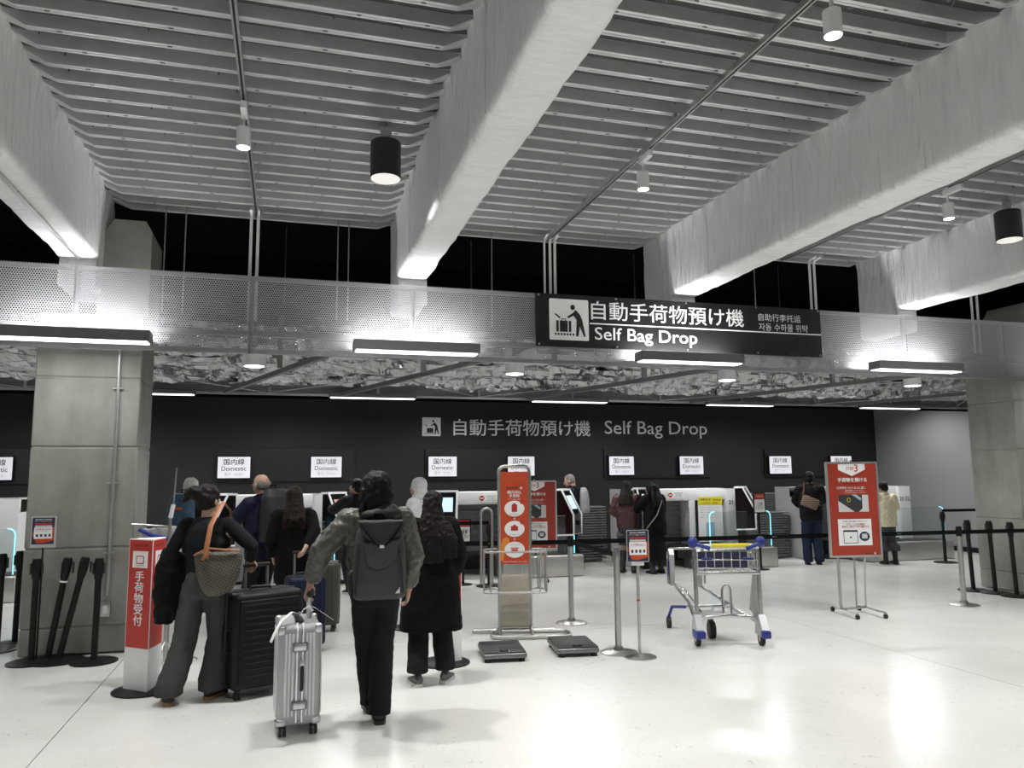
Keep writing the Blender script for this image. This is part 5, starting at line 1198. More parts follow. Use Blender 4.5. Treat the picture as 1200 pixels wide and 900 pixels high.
    def hair(s, m_, kind='short', length=1.1, extra=None, disp=0.012):
        S, V = s.S, s.V; le = s.lean; t = MB(); t.m = s.HM
        if kind == 'crop':
            t.ell(V(0, le-0.022, 1.632), (0.083*S, 0.094*S, 0.093*S)); t.ell(V(0, le-0.05, 1.59), (0.074*S, 0.062*S, 0.07*S))
        elif kind == 'bald':
            for k in (-1, 1): t.ell(V(k*0.05, le-0.045, 1.6), (0.036*S, 0.055*S, 0.055*S))
            t.ell(V(0, le-0.065, 1.59), (0.06*S, 0.045*S, 0.05*S))
        elif kind == 'short':
            t.ell(V(0, le-0.022, 1.64), (0.09*S, 0.1*S, 0.095*S)); t.ell(V(0, le-0.05, 1.59), (0.082*S, 0.07*S, 0.085*S))
            for k in (-1, 1): t.ell(V(k*0.06, le-0.01, 1.6), (0.032*S, 0.05*S, 0.05*S))
        elif kind == 'shaggy':
            t.ell(V(0, le-0.02, 1.64), (0.116*S, 0.118*S, 0.112*S)); t.ell(V(0, le-0.055, 1.57), (0.12*S, 0.08*S, 0.1*S)); t.ell(V(0, le-0.065, 1.5), (0.1*S, 0.055*S, 0.065*S))
            for k in (-1, 1): t.ell(V(k*0.075, le-0.005, 1.585), (0.035*S, 0.06*S, 0.08*S)); t.capsule(V(k*0.075, le-0.05, 1.53), V(k*0.115, le-0.055, 1.45), 0.028*S, 0.01*S)
            t.ell(V(0, le+0.06, 1.665), (0.07*S, 0.035*S, 0.04*S))
            rnd = random.Random(5)
            for q in range(46):
                a = rnd.uniform(-0.25, 1.25)*PI; z = rnd.uniform(1.5, 1.68); c, sn = math.cos(a), -math.sin(a)
                t.capsule(V(0.098*c, le-0.03+0.085*sn, z), V((0.105+rnd.uniform(0, 0.025))*c, le-0.035+(0.09+rnd.uniform(0, 0.02))*sn, z-rnd.uniform(0.06, 0.12)), 0.016*S, 0.006*S, 6)
        elif kind == 'bun':
            t.ell(V(0, le-0.02, 1.64), (0.092*S, 0.102*S, 0.097*S)); t.ell(V(0, le-0.06, 1.58), (0.075*S, 0.055*S, 0.075*S))
            for k in (-1, 1): t.ell(V(k*0.062, le-0.02, 1.62), (0.03*S, 0.06*S, 0.05*S))
            t.ell(V(-0.06, le-0.11, 1.655), (0.075*S, 0.065*S, 0.06*S)); t.capsule(V(-0.09, le-0.13, 1.65), V(-0.13, le-0.14, 1.58), 0.04*S, 0.015*S); t.ell(V(0.0, le-0.03, 1.61), (0.097*S, 0.1*S, 0.1*S))
        elif kind == 'long':
            t.ell(V(0, le-0.02, 1.64), (0.09*S, 0.102*S, 0.095*S))
            for k in (-1, 1): t.ell(V(k*0.065, le-0.01, 1.58), (0.03*S, 0.06*S, 0.085*S))
            t.m = None
            zs = [1.66, 1.56, 1.46, 1.36, 1.24, length]; rr_ = [(0.085, 0.075), (0.095, 0.07), (0.115, 0.06), (0.135, 0.045), (0.125, 0.035), (0.09, 0.02)]
            t.loft([ell_ring(V(0, le-(0.04, 0.065, 0.105, 0.14, 0.165, 0.17)[i], z), rr_[i][0]*S, rr_[i][1]*S) for i, z in enumerate(zs)])
        if extra: extra(t)
        return remesh('hair', t, m_, s.o, 0.009, 2, [(disp, 0.035)])
# ---- bags worn or carried (things of their own, placed in the wearer's frame)
def worn(p, name, label, cat='backpack'):
    return thing(name, label, cat, p.loc, p.face)
def backpack(p, label, m_, W_=0.32, H_=0.48, D_=0.17, z0=0.98, strap=True, col2=None, y_off=0.0, extra=None):
    t = worn(p, 'backpack', label); S = p.S; yb = p.lean*0.8-0.125*S-D_/2+y_off; b = MB()
    rings = []
    for f, kx, ky in ((0, 0.9, 0.75), (0.04, 0.98, 0.95), (0.25, 1.0, 1.0), (0.6, 0.97, 0.95), (0.85, 0.86, 0.78), (0.97, 0.7, 0.55), (1.0, 0.6, 0.4)):
        rings.append(ell_ring((0, yb+(1-ky)*D_*0.25, z0+f*H_), W_/2*kx, D_/2*ky, 24, 3.2))
    b.loft(rings); bo = remesh('bag_body', b, m_, t, 0.012, 2, [(0.012, 0.12)])
    if strap:
        for k in (-1, 1):
            m = MB(); x = k*W_*0.3; m.tube([(x*0.8, yb+D_*0.35, z0+H_*0.92), (x, p.lean-0.02, 1.475*S), (k*0.125*S, p.lean+0.11*S, 1.40*S), (k*0.135*S, p.lean+0.155*S, 1.25*S), (k*0.185*S, p.lean*0.7+0.03, 1.06*S), (k*W_*0.44, yb+D_*0.3, z0+H_*0.15)], 0.026, 6, sq=(0.3, 1)); m.build('shoulder_strap', M['belt'], t)
    m = MB(); m.tube([(-0.04, yb+D_*0.3, z0+H_*0.97), (-0.03, yb+D_*0.3, z0+H_+0.04), (0.03, yb+D_*0.3, z0+H_+0.04), (0.04, yb+D_*0.3, z0+H_*0.97)], 0.009, 6); m.build('carry_loop', M['belt'], t)
    return t, yb

# ---------------------------------------------------------------- man with the grey rolltop backpack (walking away, silver case in his left hand)
p = floor_at(440, 848)
MANL = Vector((p.x+0.0, p.y+0.1, 0))
hl = SIL + Vector((0.075*math.cos(R(3)), 0.07, 0.87)) - MANL
hl = Matrix.Rotation(0, 3, 'Z') @ hl
man = Person('man in an olive bomber jacket carrying a dark grey rolltop backpack', MANL, R(0), 1.67, SKIN, (-8, -5),
             feet={-1: (0.0, 0.22, 4), 1: (0.03, -0.03, -4)}, hands={-1: hl+Vector((0.0, 0.0, 0.05)), 1: Vector((0.24, 0.03, 0.86))}, vox=0.0065, curl=(62, 40),
             palm={-1: (0.3, 0.1, -1), 1: (-1, 0.3, 0)}, poles={-1: (-0.9, -0.3, 0.1), 1: (0.6, -1, 0)}, handdir={-1: (-0.25, 0.25, -0.8)}, shw=1.1)
OLIVE = mat('olive_nylon', (0.07, 0.068, 0.055), 0.42, bump=(26, 0.5), sheen=0.0, vary=(5, 0.25))
CHAR = fabric('charcoal_trousers', (0.018, 0.018, 0.02)); 
man.shoes(SHOEB, SHOEB); man.trousers(CHAR, (0.098, 0.085, 0.08), 0.055, (0.175, 0.125))
man.jacket(OLIVE, 0.93, (0.18, 0.13), (0.205, 0.15), (0.215, 0.15), (0.18, 0.115), (0.092, 0.08, 0.06), 0.034, fine=0.03)
man.hair(HAIRB, 'shaggy', disp=0.02)
PACKG = mat('dark_grey_pack_cloth', (0.028, 0.029, 0.032), 0.6, bump=(240, 0.1)); PACKD = mat('black_pack_cloth', (0.012, 0.012, 0.013), 0.6, bump=(240, 0.1))
bp, yb = backpack(man, 'dark grey rolltop backpack worn by the man in the olive bomber', PACKG, 0.36, 0.52, 0.20, 0.84)
yf = yb-0.10
m = MB(); m.prism([(-0.15, 1.360), (0.15, 1.360), (0.13, 1.280), (0.02, 1.175), (-0.02, 1.175), (-0.13, 1.280)], yf-0.005, yf+0.16); remesh('rolltop_flap', m, PACKD, bp, 0.01, 3, [(0.014, 0.06)])
m = MB(); m.prism([(-0.12, 1.220), (0.12, 1.240), (0.1, 1.110), (0.04, 1.060), (-0.04, 1.040), (-0.1, 1.080)], yf-0.012, yf+0.05); remesh('front_pocket', m, PACKG, bp, 0.01, 3, [(0.012, 0.06)])
m = MB(); m.tube([(-0.14, yf-0.01, 1.350), (-0.06, yf-0.02, 1.230), (0.0, yf-0.022, 1.185), (0.07, yf-0.02, 1.240), (0.15, yf-0.01, 1.340)], 0.014, 6, sq=(0.4, 1)); m.build('flap_strap', M['belt'], bp)
bx('buckle', (0.0, yf-0.03, 1.195), (0.03, 0.012, 0.02), M['print_light'], bp, r=0.003)
m = MB(); m.tube([(-0.15, yf+0.03, 1.210), (-0.165, yf+0.02, 1.040), (-0.17, yf+0.03, 0.890)], 0.006, 6); m.build('side_seam', PACKD, bp)
m = MB(); m.tube([(0.12, yf+0.0, 1.190), (0.14, yf-0.0, 1.040), (0.15, yf+0.01, 0.890)], 0.005, 6); m.build('side_seam', PACKD, bp)
MB().prism([(0.095, 0.885), (0.125, 0.885), (0.125, 0.925)], yf-0.006, yf+0.0).build('triangle_badge', M['print_light'], bp, smooth=False)
m = MB(); m.prism([(-0.17, 1.040), (-0.2, 1.020), (-0.215, 0.98), (-0.2, 0.870), (-0.17, 0.890)], yb-0.02, yb+0.06); remesh('side_pouch', m, PACKD, bp, 0.009, 3)
m = MB(); m.ell((0.03, yb+0.12, 1.395), (0.15, 0.06, 0.05)); m.ell((0.06, yb+0.14, 1.44), (0.085, 0.05, 0.035)); remesh('rolled_collar', m, PACKD, bp, 0.01, 4, [(0.02, 0.06)])

# ---------------------------------------------------------------- woman in the long black coat
p = floor_at(505, 800)
wo = Person('woman with long dark hair in a long black coat and chunky trainers', (p.x, p.y, 0), R(-4), 1.53, SKIN2, (32, 0), feet={-1: (-0.115, -0.03, 14), 1: (0.115, 0.03, -24)}, vox=0.008, hands={-1: Vector((-0.2, 0.12, 0.82)), 1: Vector((0.2, 0.14, 0.84))})
BLKC = fabric('black_wool', (0.006, 0.006, 0.006), 0.9, (300, 0.2))
wo.shoes(SHOEG, SOLEW); wo.trousers(fabric('dark_grey_trousers', (0.022, 0.022, 0.023)), (0.1, 0.095, 0.095), 0.1, (0.18, 0.14))
wo.jacket(BLKC, 0.47, (0.29, 0.2), (0.225, 0.165), (0.215, 0.16), (0.185, 0.12), (0.1, 0.09, 0.08), 0.014, 'coat')
wo.hair(HAIRD, 'long', 1.08, disp=0.016, extra=lambda t: t.loft([ell_ring(wo.V(*c), rx, ry) for c, rx, ry in (((0.03, -0.11, 1.45), 0.11, 0.05), ((0.09, -0.155, 1.3), 0.12, 0.045), ((0.15, -0.17, 1.12), 0.06, 0.025))]))

# ---------------------------------------------------------------- woman with the tote
p = floor_at(238, 820)
hr = BLK + Vector((-0.07, 0.04, 1.0)) - Vector((p.x, p.y+0.06, 0))
w1 = Person('woman in a black top and wide grey trousers with pinned-up hair', (p.x-0.02, p.y+0.06, 0), R(-18), 1.60, SKIN2, (-22, -3), feet={-1: (-0.17, -0.13, 28), 1: (0.08, 0.03, -6)}, vox=0.0065, curl=(50, 60),
            hands={1: Matrix.Rotation(R(18), 3, 'Z') @ hr, -1: Vector((-0.2, 0.15, 0.96))}, palm={1: (0.0, 0.2, -1)}, poles={1: (1, -0.5, -0.3), -1: (-0.6, -1, -0.2)})
BLKT = fabric('black_knit', (0.010, 0.011, 0.013), 0.85, (160, 0.2)); VEST = fabric('charcoal_vest', (0.013, 0.016, 0.019), 0.8)
w1.shoes(SHOEB, SOLET)
w1.trousers(fabric('grey_wool_trousers', (0.085, 0.085, 0.085), 0.8, (300, 0.15)), (0.1, 0.098, 0.108), 0.06, (0.165, 0.125), disp=0.018, top=1.06)
w1.jacket(BLKT, 1.0, (0.15, 0.11), (0.15, 0.11), (0.178, 0.118), (0.16, 0.095), (0.066, 0.058, 0.042), 0.012, 'top', collar=False)
w1.jacket(VEST, 1.0, (0.158, 0.118), (0.158, 0.118), (0.186, 0.126), (0.135, 0.1), disp=0.006, name='vest', collar=False, sleeve=False)
w1.hair(HAIRD, 'bun', disp=0.02)
# tote
GOY = bpy.data.materials.new('woven_chevron_canvas'); GOY.use_nodes = True; nt = GOY.node_tree; b = nt.nodes['Principled BSDF']; b.inputs['Roughness'].default_value = 0.6
tc = nt.nodes.new('ShaderNodeTexCoord'); mp = nt.nodes.new('ShaderNodeMapping'); mp.inputs['Rotation'].default_value = (0, R(20), 0); mp.inputs['Scale'].default_value = (17, 17, 17); br_ = nt.nodes.new('ShaderNodeTexBrick')
br_.inputs['Color1'].default_value = (0.012, 0.011, 0.010, 1); br_.inputs['Color2'].default_value = (0.03, 0.026, 0.021, 1); br_.inputs['Mortar'].default_value = (0.13, 0.115, 0.09, 1); br_.inputs['Mortar Size'].default_value = 0.06; br_.inputs['Scale'].default_value = 1.0
cb = nt.nodes.new('ShaderNodeCombineXYZ'); sp = nt.nodes.new('ShaderNodeSeparateXYZ'); nt.links.new(tc.outputs['Object'], mp.inputs[0]); nt.links.new(mp.outputs[0], sp.inputs[0]); nt.links.new(sp.outputs['X'], cb.inputs['X']); nt.links.new(sp.outputs['Z'], cb.inputs['Y']); nt.links.new(cb.outputs[0], br_.inputs['Vector']); nt.links.new(br_.outputs['Color'], b.inputs['Base Color'])
TAN = mat('tan_leather', (0.33, 0.13, 0.055), 0.5)
tt = thing('tote_bag', 'dark woven pattern tote with tan leather strap on the shoulder', 'bag', w1.loc, w1.face)
tx, ty = 0.16, -0.16
def trg(z, wx, wy, dx=0): return ell_ring((tx+dx, ty, z), wx, wy, 24, 2.4)
m = MB(); m.loft([trg(0.78, 0.055, 0.05, -0.02), trg(0.83, 0.12, 0.075, 0), trg(0.95, 0.165, 0.08, 0.0), trg(1.06, 0.185, 0.06), trg(1.10, 0.175, 0.045)]); remesh('bag_body', m, GOY, tt, 0.011, 2, [(0.01, 0.12)])
m = MB(); m.tube([(tx-0.17, ty-0.035, 1.08), (tx-0.06, ty-0.065, 1.135), (tx+0.06, ty-0.065, 1.125), (tx+0.175, ty-0.035, 1.12)], 0.009, 6); m.build('leather_rim', TAN, tt)
m = MB(); m.tube([(tx-0.06, ty-0.085, 1.06), (tx-0.06, ty-0.08, 1.14), (tx-0.055, ty-0.03, 1.3), (tx-0.045, w1.lean-0.06, 1.43), (tx-0.04, w1.lean, 1.47), (tx-0.02, 0.09, 1.40), (tx-0.0, 0.1, 1.25), (tx+0.02, 0.0, 1.12), (tx+0.03, ty+0.05, 1.1)], 0.02, 6, sq=(0.3, 1)); m.build('leather_strap', TAN, tt)
m = MB(); m.tube([(tx-0.03, ty-0.083, 1.11), (tx-0.09, ty-0.083, 1.05)], 0.012, 5); m.build('leather_tab', TAN, tt)
# jacket draped over the left forearm
jk = thing('draped_jacket', 'black jacket draped over the forearm of the woman with the tote', 'jacket', w1.loc, w1.face)
m = MB(); e, q = w1.elbow[-1], w1.wrist[-1]
for k in range(4):
    c = e.lerp(q, 0.1+0.28*k); m.tube([c+Vector((0, 0, 0.06)), c+Vector((-0.03, 0.0, -0.08)), c+Vector((-0.05, 0.02, -0.28)), c+Vector((-0.05-0.01*k, 0.03, -0.5+0.05*k))], [0.06, 0.085, 0.085, 0.07], 10)
remesh('jacket_cloth', m, fabric('black_nylon', (0.007, 0.007, 0.007), 0.7), jk, 0.012, 3, [(0.03, 0.07)])

# ---------------------------------------------------------------- travellers around the first machine
y3 = 8.95; p = plane_at(308, 640, y3)
p3 = Person('balding grey-haired man in a navy jacket with a big black backpack', (p.x, y3, 0), R(38), 1.70, SKIN, (8, 0), hands={-1: Vector((-0.16, 0.42, 1.12)), 1: Vector((0.28, 0.1, 0.86))}, poles={-1: (-1, -0.6, -0.6)}, lean=0.03)
NAVY = fabric('navy_cloth', (0.016, 0.018, 0.045), 0.7)
p3.shoes(SHOEB); p3.trousers(CHAR); p3.jacket(NAVY, 0.8, (0.2, 0.14), (0.2, 0.15), (0.205, 0.145), (0.175, 0.11), (0.088, 0.076, 0.058), 0.016, cuff=0.07); p3.hair(HAIRS, 'bald', disp=0.004)
b3, _ = backpack(p3, 'big black backpack worn by the balding man', PACKD, 0.36, 0.56, 0.24, 0.98); 
y4 = 8.35; p = plane_at(344, 640, y4)
hh_ = NV + Vector((0.0, 0.09, 0.98)) - Vector((p.x, y4, 0))
p4 = Person('brown-haired woman in black holding the navy suitcase', (p.x, y4, 0), R(0), 1.56, SKIN2, (-20, 0), hands={1: hh_, -1: Vector((-0.2, 0.1, 0.85))}, poles={1: (1, -0.5, 0)})
p4.shoes(SHOEB); p4.trousers(fabric('black_trousers', (0.008, 0.008, 0.008))); p4.jacket(BLKC, 0.66, (0.21, 0.15), (0.195, 0.14), (0.2, 0.14), (0.17, 0.105), (0.085, 0.07, 0.055), 0.016); p4.hair(HAIRBR, 'long', 1.38)
m = MB(); m.tube([p4.V(-0.07, -0.02, 1.475), p4.V(0, -0.08, 1.485), p4.V(0.07, -0.02, 1.475)], 0.014, 6); m.build('scarf', mat('pale_yellow_scarf', (0.45, 0.45, 0.16), 0.8), p4.o)
bgc = thing('shoulder_bag', 'small black bag resting on the grey-brown suitcase', 'bag', (BR.x-0.02, BR.y, 0.745), R(10))
m = MB(); m.ell((0, 0, 0.11), (0.13, 0.09, 0.12)); remesh('bag_body', m, PACKD, bgc, 0.011, 2, [(0.025, 0.06)])
m = MB(); m.tube([(-0.1, 0, 0.16), (-0.06, 0, 0.3), (0.06, 0, 0.3), (0.1, 0, 0.16)], 0.01, 6); m.build('bag_strap', M['belt'], bgc)
y2 = 10.4; p = plane_at(222, 640, y2)
p2 = Person('white-haired traveller with a blue backpack, behind the woman with the tote', (p.x, y2, 0), R(-25), 1.66, SKIN, (0, 0))
p2.shoes(SHOEB); p2.trousers(CHAR); p2.jacket(fabric('dark_coat', (0.012, 0.012, 0.014)), 0.75); p2.hair(HAIRG, 'short')
b2, yb2 = backpack(p2, 'blue patterned backpack with orange patches worn by the white-haired traveller', mat('blue_print_cloth', (0.03, 0.075, 0.13), 0.7, vary=(18, 0.9)), 0.34, 0.46, 0.18, 1.02)
m = MB(); m.rbox((0.02, yb2-0.095, 1.3), (0.1, 0.02, 0.03), 0.006); m.build('orange_patch', M['print_orange'], b2)
y5 = 11.55; p = plane_at(412, 640, y5)
p5 = Person('man in a black jacket touching the terminal screen with the red banner', (p.x+0.05, y5, 0), R(32), 1.63, SKIN, (25, 0), hands={-1: Vector((-0.12, 0.45, 1.2)), 1: Vector((0.2, 0.3, 1.0))}, poles={-1: (-1, -0.3, -0.8)})
p5.shoes(SHOEB); p5.trousers(CHAR); p5.jacket(fabric('black_puffer', (0.011, 0.011, 0.014), 0.6), 0.78, slv=(0.09, 0.08, 0.06)); p5.hair(HAIRB, 'short')
y6 = 10.0; p = plane_at(489, 640, y6)
p6 = Person('person in a white hooded sweatshirt with the hood up, seen from the side', (p.x, y6, 0), R(62), 1.63, SKIN, (0, 0), hands={-1: Vector((-0.15, 0.3, 1.05)), 1: Vector((0.15, 0.3, 1.05))})
WHT = fabric('white_sweat_cloth', (0.9, 0.9, 0.9), 0.85); p6.shoes(SHOEB, SOLEW); p6.trousers(CHAR)
p6.jacket(WHT, 0.86, (0.18, 0.13), (0.19, 0.14), (0.2, 0.145), (0.17, 0.11), (0.09, 0.08, 0.06), 0.02, 'hoodie')
hd = MB(); V = p6.V; hd.ell(V(0, -0.025, 1.63), (0.098, 0.108, 0.112)); hd.ell(V(0, -0.045, 1.54), (0.1, 0.085, 0.1)); hd.ell(V(0, -0.03, 1.47), (0.12, 0.1, 0.06)); remesh('hood', hd, WHT, p6.o, 0.011, 3, [(0.014, 0.06)])
p6.hair(HAIRB, 'crop', disp=0.004)
st = thing('crossbody_strap', 'blue sling strap across the white hooded sweatshirt', 'bag', p6.loc, p6.face)
m = MB(); m.tube([p6.V(0.12, -0.0, 1.46), p6.V(0.07, -0.15, 1.3), p6.V(-0.05, -0.17, 1.12), p6.V(-0.18, -0.12, 0.98), p6.V(-0.22, 0, 0.95)], 0.022, 6, sq=(0.3, 1)); m.build('sling_strap', mat('blue_webbing', (0.05, 0.08, 0.28), 0.7), st)
m = MB(); m.rbox(p6.V(-0.24, 0.02, 0.88), (0.08, 0.2, 0.16), 0.03, 3); m.build('sling_pouch', mat('blue_pouch', (0.04, 0.06, 0.2), 0.7), st)

# ---------------------------------------------------------------- travellers along the counter
p = floor_at(675, 667)
p9 = Person('man in a dark jacket with a grey backpack at a terminal', (p.x, p.y, 0), R(58), 1.69, SKIN, (6, -16), hands={-1: Vector((-0.1, 0.4, 1.12)), 1: Vector((0.16, 0.38, 1.08))}, lean=0.03, poles={-1: (-1, -0.3, -0.9), 1: (1, -0.3, -0.9)}, feet={-1: (-0.1, 0.03, 4), 1: (0.1, -0.03, -8)})
p9.shoes(mat('cream_trainer', (0.5, 0.47, 0.38), 0.6), SOLEW); p9.trousers(CHAR, (0.09, 0.075, 0.065), 0.09); p9.jacket(fabric('ink_jacket', (0.012, 0.014, 0.022), 0.7), 0.84); p9.hair(HAIRS, 'crop', disp=0.003)
backpack(p9, 'light grey backpack worn by the man at the terminal', mat('light_grey_pack', (0.27, 0.27, 0.27), 0.6, bump=(200, 0.15)), 0.29, 0.46, 0.16, 0.98)
p = floor_at(738, 671)
p10 = Person('woman in a burgundy jacket and grey shorts', (p.x-0.02, p.y, 0), R(-38), 1.55, SKIN2, (-10, 0), hands={1: Vector((0.12, 0.4, 1.1)), -1: Vector((-0.2, 0.2, 0.95))}, poles={1: (1, -0.3, -0.8)})
p10.shoes(SHOEB, SHOEB); p10.trousers(fabric('grey_shorts', (0.09, 0.095, 0.1)), (0.1, 0.1, 0.1), 0.62, (0.18, 0.135), 'shorts')
p10.jacket(mat('burgundy_leather', (0.045, 0.014, 0.013), 0.45, bump=(30, 0.3)), 0.84, (0.2, 0.15), (0.215, 0.16), (0.215, 0.16), (0.18, 0.11), (0.1, 0.09, 0.06), 0.02); p10.hair(HAIRD, 'long', 1.3)
for k in (-1, 1):
    m = MB(); A = p10.ankle[k]; K = p10.knee[k]; m.tube([A-Vector((0, 0, 0.05)), A.lerp(K, 0.4), A.lerp(K, 0.78)], [0.05, 0.056, 0.062], 12); m.build('boot', SHOEB, p10.o)
p = floor_at(768, 672)
p11 = Person('woman all in black with a mid-length coat and skirt', (p.x+0.02, p.y, 0), R(12), 1.53, SKIN, (18, -14), hands={-1: Vector((-0.15, 0.38, 1.05)), 1: Vector((0.18, 0.34, 1.0))}, poles={-1: (-1, -0.3, -0.6), 1: (1, -0.3, -0.6)}, lean=0.03)
p11.shoes(SHOEB, SHOEB); p11.skirt(fabric('black_skirt', (0.010, 0.010, 0.011)), 0.25, 0.95, 0.24, 0.17); p11.jacket(BLKC, 0.72, (0.235, 0.18), (0.22, 0.17), (0.22, 0.165), (0.185, 0.12), (0.105, 0.09, 0.07), 0.016, 'coat'); p11.hair(HAIRB, 'long', 1.3)
for k in (-1, 1):
    m = MB(); A = p11.ankle[k]; K = p11.knee[k]; m.tube([A-Vector((0, 0, 0.05)), A.lerp(K, 0.4), A.lerp(K, 0.78)], [0.045, 0.052, 0.058], 12); m.build('boot', SHOEB, p11.o)
st = thing('crossbody_strap', 'thin grey bag strap across the back of the woman all in black', 'bag', p11.loc, p11.face)
m = MB(); m.tube([p11.V(0.1, 0.0, 1.47), p11.V(0.05, -0.165, 1.36), p11.V(-0.1, -0.19, 1.1), p11.V(-0.24, -0.05, 0.85)], 0.008, 6); m.build('bag_strap', M['print_grey'], st)
m = MB(); m.rbox(p11.V(-0.28, 0.0, 0.76), (0.07, 0.18, 0.14), 0.02, 3); m.build('bag_pouch', PACKD, st)
p = floor_at(958, 656)
p12 = Person('man in a black jacket and blue jeans with a striped crossbody bag', (p.x-0.55, 12.35, 0), R(-30), 1.69, SKIN, (-15, 0), hands={-1: Vector((-0.16, 0.36, 1.05)), 1: Vector((0.16, 0.4, 1.1))}, poles={-1: (-1, -0.3, -0.9), 1: (1, -0.3, -0.9)})
p12.shoes(SHOEB, SHOEB); p12.trousers(fabric('blue_denim', (0.018, 0.028, 0.06), 0.8), (0.1, 0.09, 0.085), 0.05); p12.jacket(fabric('black_jacket_cloth', (0.008, 0.008, 0.009), 0.7), 0.82, (0.2, 0.15), (0.21, 0.155), (0.215, 0.155), (0.18, 0.115), (0.095, 0.085, 0.065), 0.018); p12.hair(HAIRB, 'short')
cbg = thing('crossbody_bag', 'striped brown crossbody bag on the back of the man in jeans', 'bag', p12.loc, p12.face)
STR = bpy.data.materials.new('striped_brown_cloth'); STR.use_nodes = True; nt = STR.node_tree; b = nt.nodes['Principled BSDF']; b.inputs['Roughness'].default_value = 0.8
tc = nt.nodes.new('ShaderNodeTexCoord'); wv = nt.nodes.new('ShaderNodeTexWave'); wv.bands_direction = 'Z'; wv.inputs['Scale'].default_value = 9; cr = nt.nodes.new('ShaderNodeValToRGB'); cr.color_ramp.elements[0].color = (0.11, 0.035, 0.02, 1); cr.color_ramp.elements[1].color = (0.22, 0.18, 0.14, 1)
nt.links.new(tc.outputs['Object'], wv.inputs['Vector']); nt.links.new(wv.outputs['Fac'], cr.inputs[0]); nt.links.new(cr.outputs[0], b.inputs['Base Color'])
m = MB(); m.rbox(Vector((-0.04, -0.23, 1.13)), (0.3, 0.09, 0.2), 0.035, 3, Matrix.Rotation(R(22), 3, 'Y')); m.build('bag_body', STR, cbg)
m = MB(); m.tube([(-0.16, -0.2, 1.22), (-0.13, -0.17, 1.36), (-0.1, -0.02, 1.49), (-0.05, 0.13, 1.42), (0.1, 0.17, 1.2), (0.2, 0.02, 1.08), (0.12, -0.19, 1.08)], 0.014, 6, sq=(0.4, 1)); m.build('bag_strap', mat('maroon_strap', (0.12, 0.03, 0.025), 0.7), cbg)
p = floor_at(1042, 661)
p13 = Person('person in a quilted cream jacket and grey trousers', (p.x+0.02, p.y, 0), R(-10), 1.49, SKIN, (25, -12), hands={-1: Vector((-0.12, 0.36, 1.05)), 1: Vector((0.16, 0.3, 1.0))}, poles={-1: (-1, -0.3, -0.9), 1: (1, -0.3, -0.9)}, lean=0.02)
p13.shoes(SHOEB, SHOEB); p13.trousers(fabric('mid_grey_trousers', (0.085, 0.085, 0.088)), (0.1, 0.105, 0.11), 0.24, (0.175, 0.135))
for k in (-1, 1):
    m = MB(); A = p13.ankle[k]; m.tube([A-Vector((0, 0, 0.04)), A+Vector((0, 0, 0.22))], [0.042, 0.046], 12); m.build('sock', SHOEB, p13.o)
CREAM = bpy.data.materials.new('quilted_cream'); CREAM.use_nodes = True; nt = CREAM.node_tree; b = nt.nodes['Principled BSDF']; b.inputs['Base Color'].default_value = (0.72, 0.65, 0.45, 1); b.inputs['Roughness'].default_value = 0.7
tc = nt.nodes.new('ShaderNodeTexCoord'); mp = nt.nodes.new('ShaderNodeMapping'); mp.inputs['Rotation'].default_value = (0, R(45), 0); mp.inputs['Scale'].default_value = (1, 0.2, 1); ck = nt.nodes.new('ShaderNodeTexVoronoi'); ck.inputs['Scale'].default_value = 14; ck.inputs['Randomness'].default_value = 0.1
bpn = nt.nodes.new('ShaderNodeBump'); bpn.inputs['Strength'].default_value = 1.0; bpn.inputs['Distance'].default_value = 0.02; bpn.invert = True
nt.links.new(tc.outputs['Object'], mp.inputs[0]); nt.links.new(mp.outputs[0], ck.inputs['Vector']); nt.links.new(ck.outputs['Distance'], bpn.inputs['Height']); nt.links.new(bpn.outputs[0], b.inputs['Normal'])
p13.jacket(CREAM, 0.78, (0.19, 0.15), (0.2, 0.15), (0.2, 0.15), (0.17, 0.11), (0.085, 0.075, 0.055), 0.012, fine=0.05); p13.hair(HAIRB, 'short', disp=0.012)

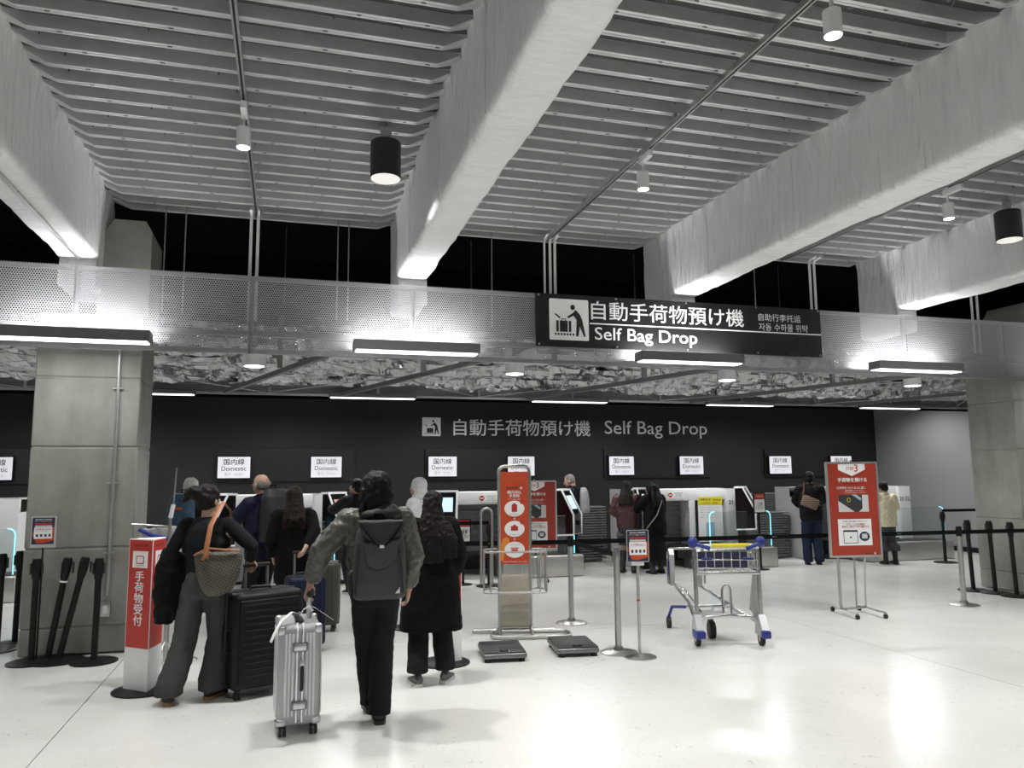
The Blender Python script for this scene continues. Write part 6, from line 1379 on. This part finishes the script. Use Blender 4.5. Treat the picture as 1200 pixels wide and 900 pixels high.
# ---------------------------------------------------------------- stand with clothes beside the woman with the tote
p = plane_at(194, 740, 7.75); gx = p.x
gs = thing('telescopic_stand', 'thin telescopic metal stand with clamps behind the red sign pillar', 'stand', (gx, 7.75, 0))
m = MB(); m.tube([(0, 0, 0.03), (0.0, 0, 1.35)], 0.014, 8); m.build('lower_tube', M['steel'], gs)
m = MB(); m.tube([(0.0, 0, 1.3), (0.02, 0, 1.42)], 0.02, 8); m.build('collar', M['white'], gs)
m = MB(); m.tube([(0.02, 0, 1.4), (0.035, 0, 1.76)], 0.008, 8); m.build('upper_rod', M['steel'], gs)
for z, s in ((1.22, -1), (1.16, -1), (1.17, 1)): bx('clamp_knob', (s*0.03, 0, z), (0.05, 0.02, 0.02), M['steel'], gs, r=0.004)
for a in (20, 140, 260):
    m = MB(); m.tube([(0, 0, 0.2), (0.28*math.cos(R(a)), 0.28*math.sin(R(a)), 0.015)], 0.011, 6); m.build('foot', M['steel'], gs)
cl = thing('hanging_clothes', 'heap of white and blue clothes hung on the telescopic stand', 'clothes', (gx-0.1, 7.9, 0))
m = MB(); 
for k in range(5): m.tube([(-0.12+0.06*k, 0, 1.2), (-0.13+0.065*k, -0.04, 1.05), (-0.1+0.06*k, 0, 0.8), (-0.06+0.05*k, 0, 0.62+0.05*(k % 2))], [0.04, 0.06, 0.055, 0.04], 8)
remesh('white_garments', m, fabric('white_cotton', (0.45, 0.45, 0.46), 0.9), cl, 0.012, 2, [(0.04, 0.06)])
m = MB(); m.tube([(-0.17, -0.09, 1.2), (-0.05, -0.1, 1.14), (0.08, -0.09, 1.11)], 0.02, 8); m.build('blue_garment', mat('blue_cotton', (0.03, 0.05, 0.25), 0.8), cl)
m = MB(); m.tube([(-0.25, 0.02, 1.24), (0.16, 0.02, 1.2)], 0.012, 8); m.build('hanging_bar', M['steel'], cl)
m = MB(); m.tube([(0.1, 0.02, 0.0), (0.1, 0.02, 1.2)], 0.012, 8); m.build('rail_post', M['steel'], cl)
bake_all()
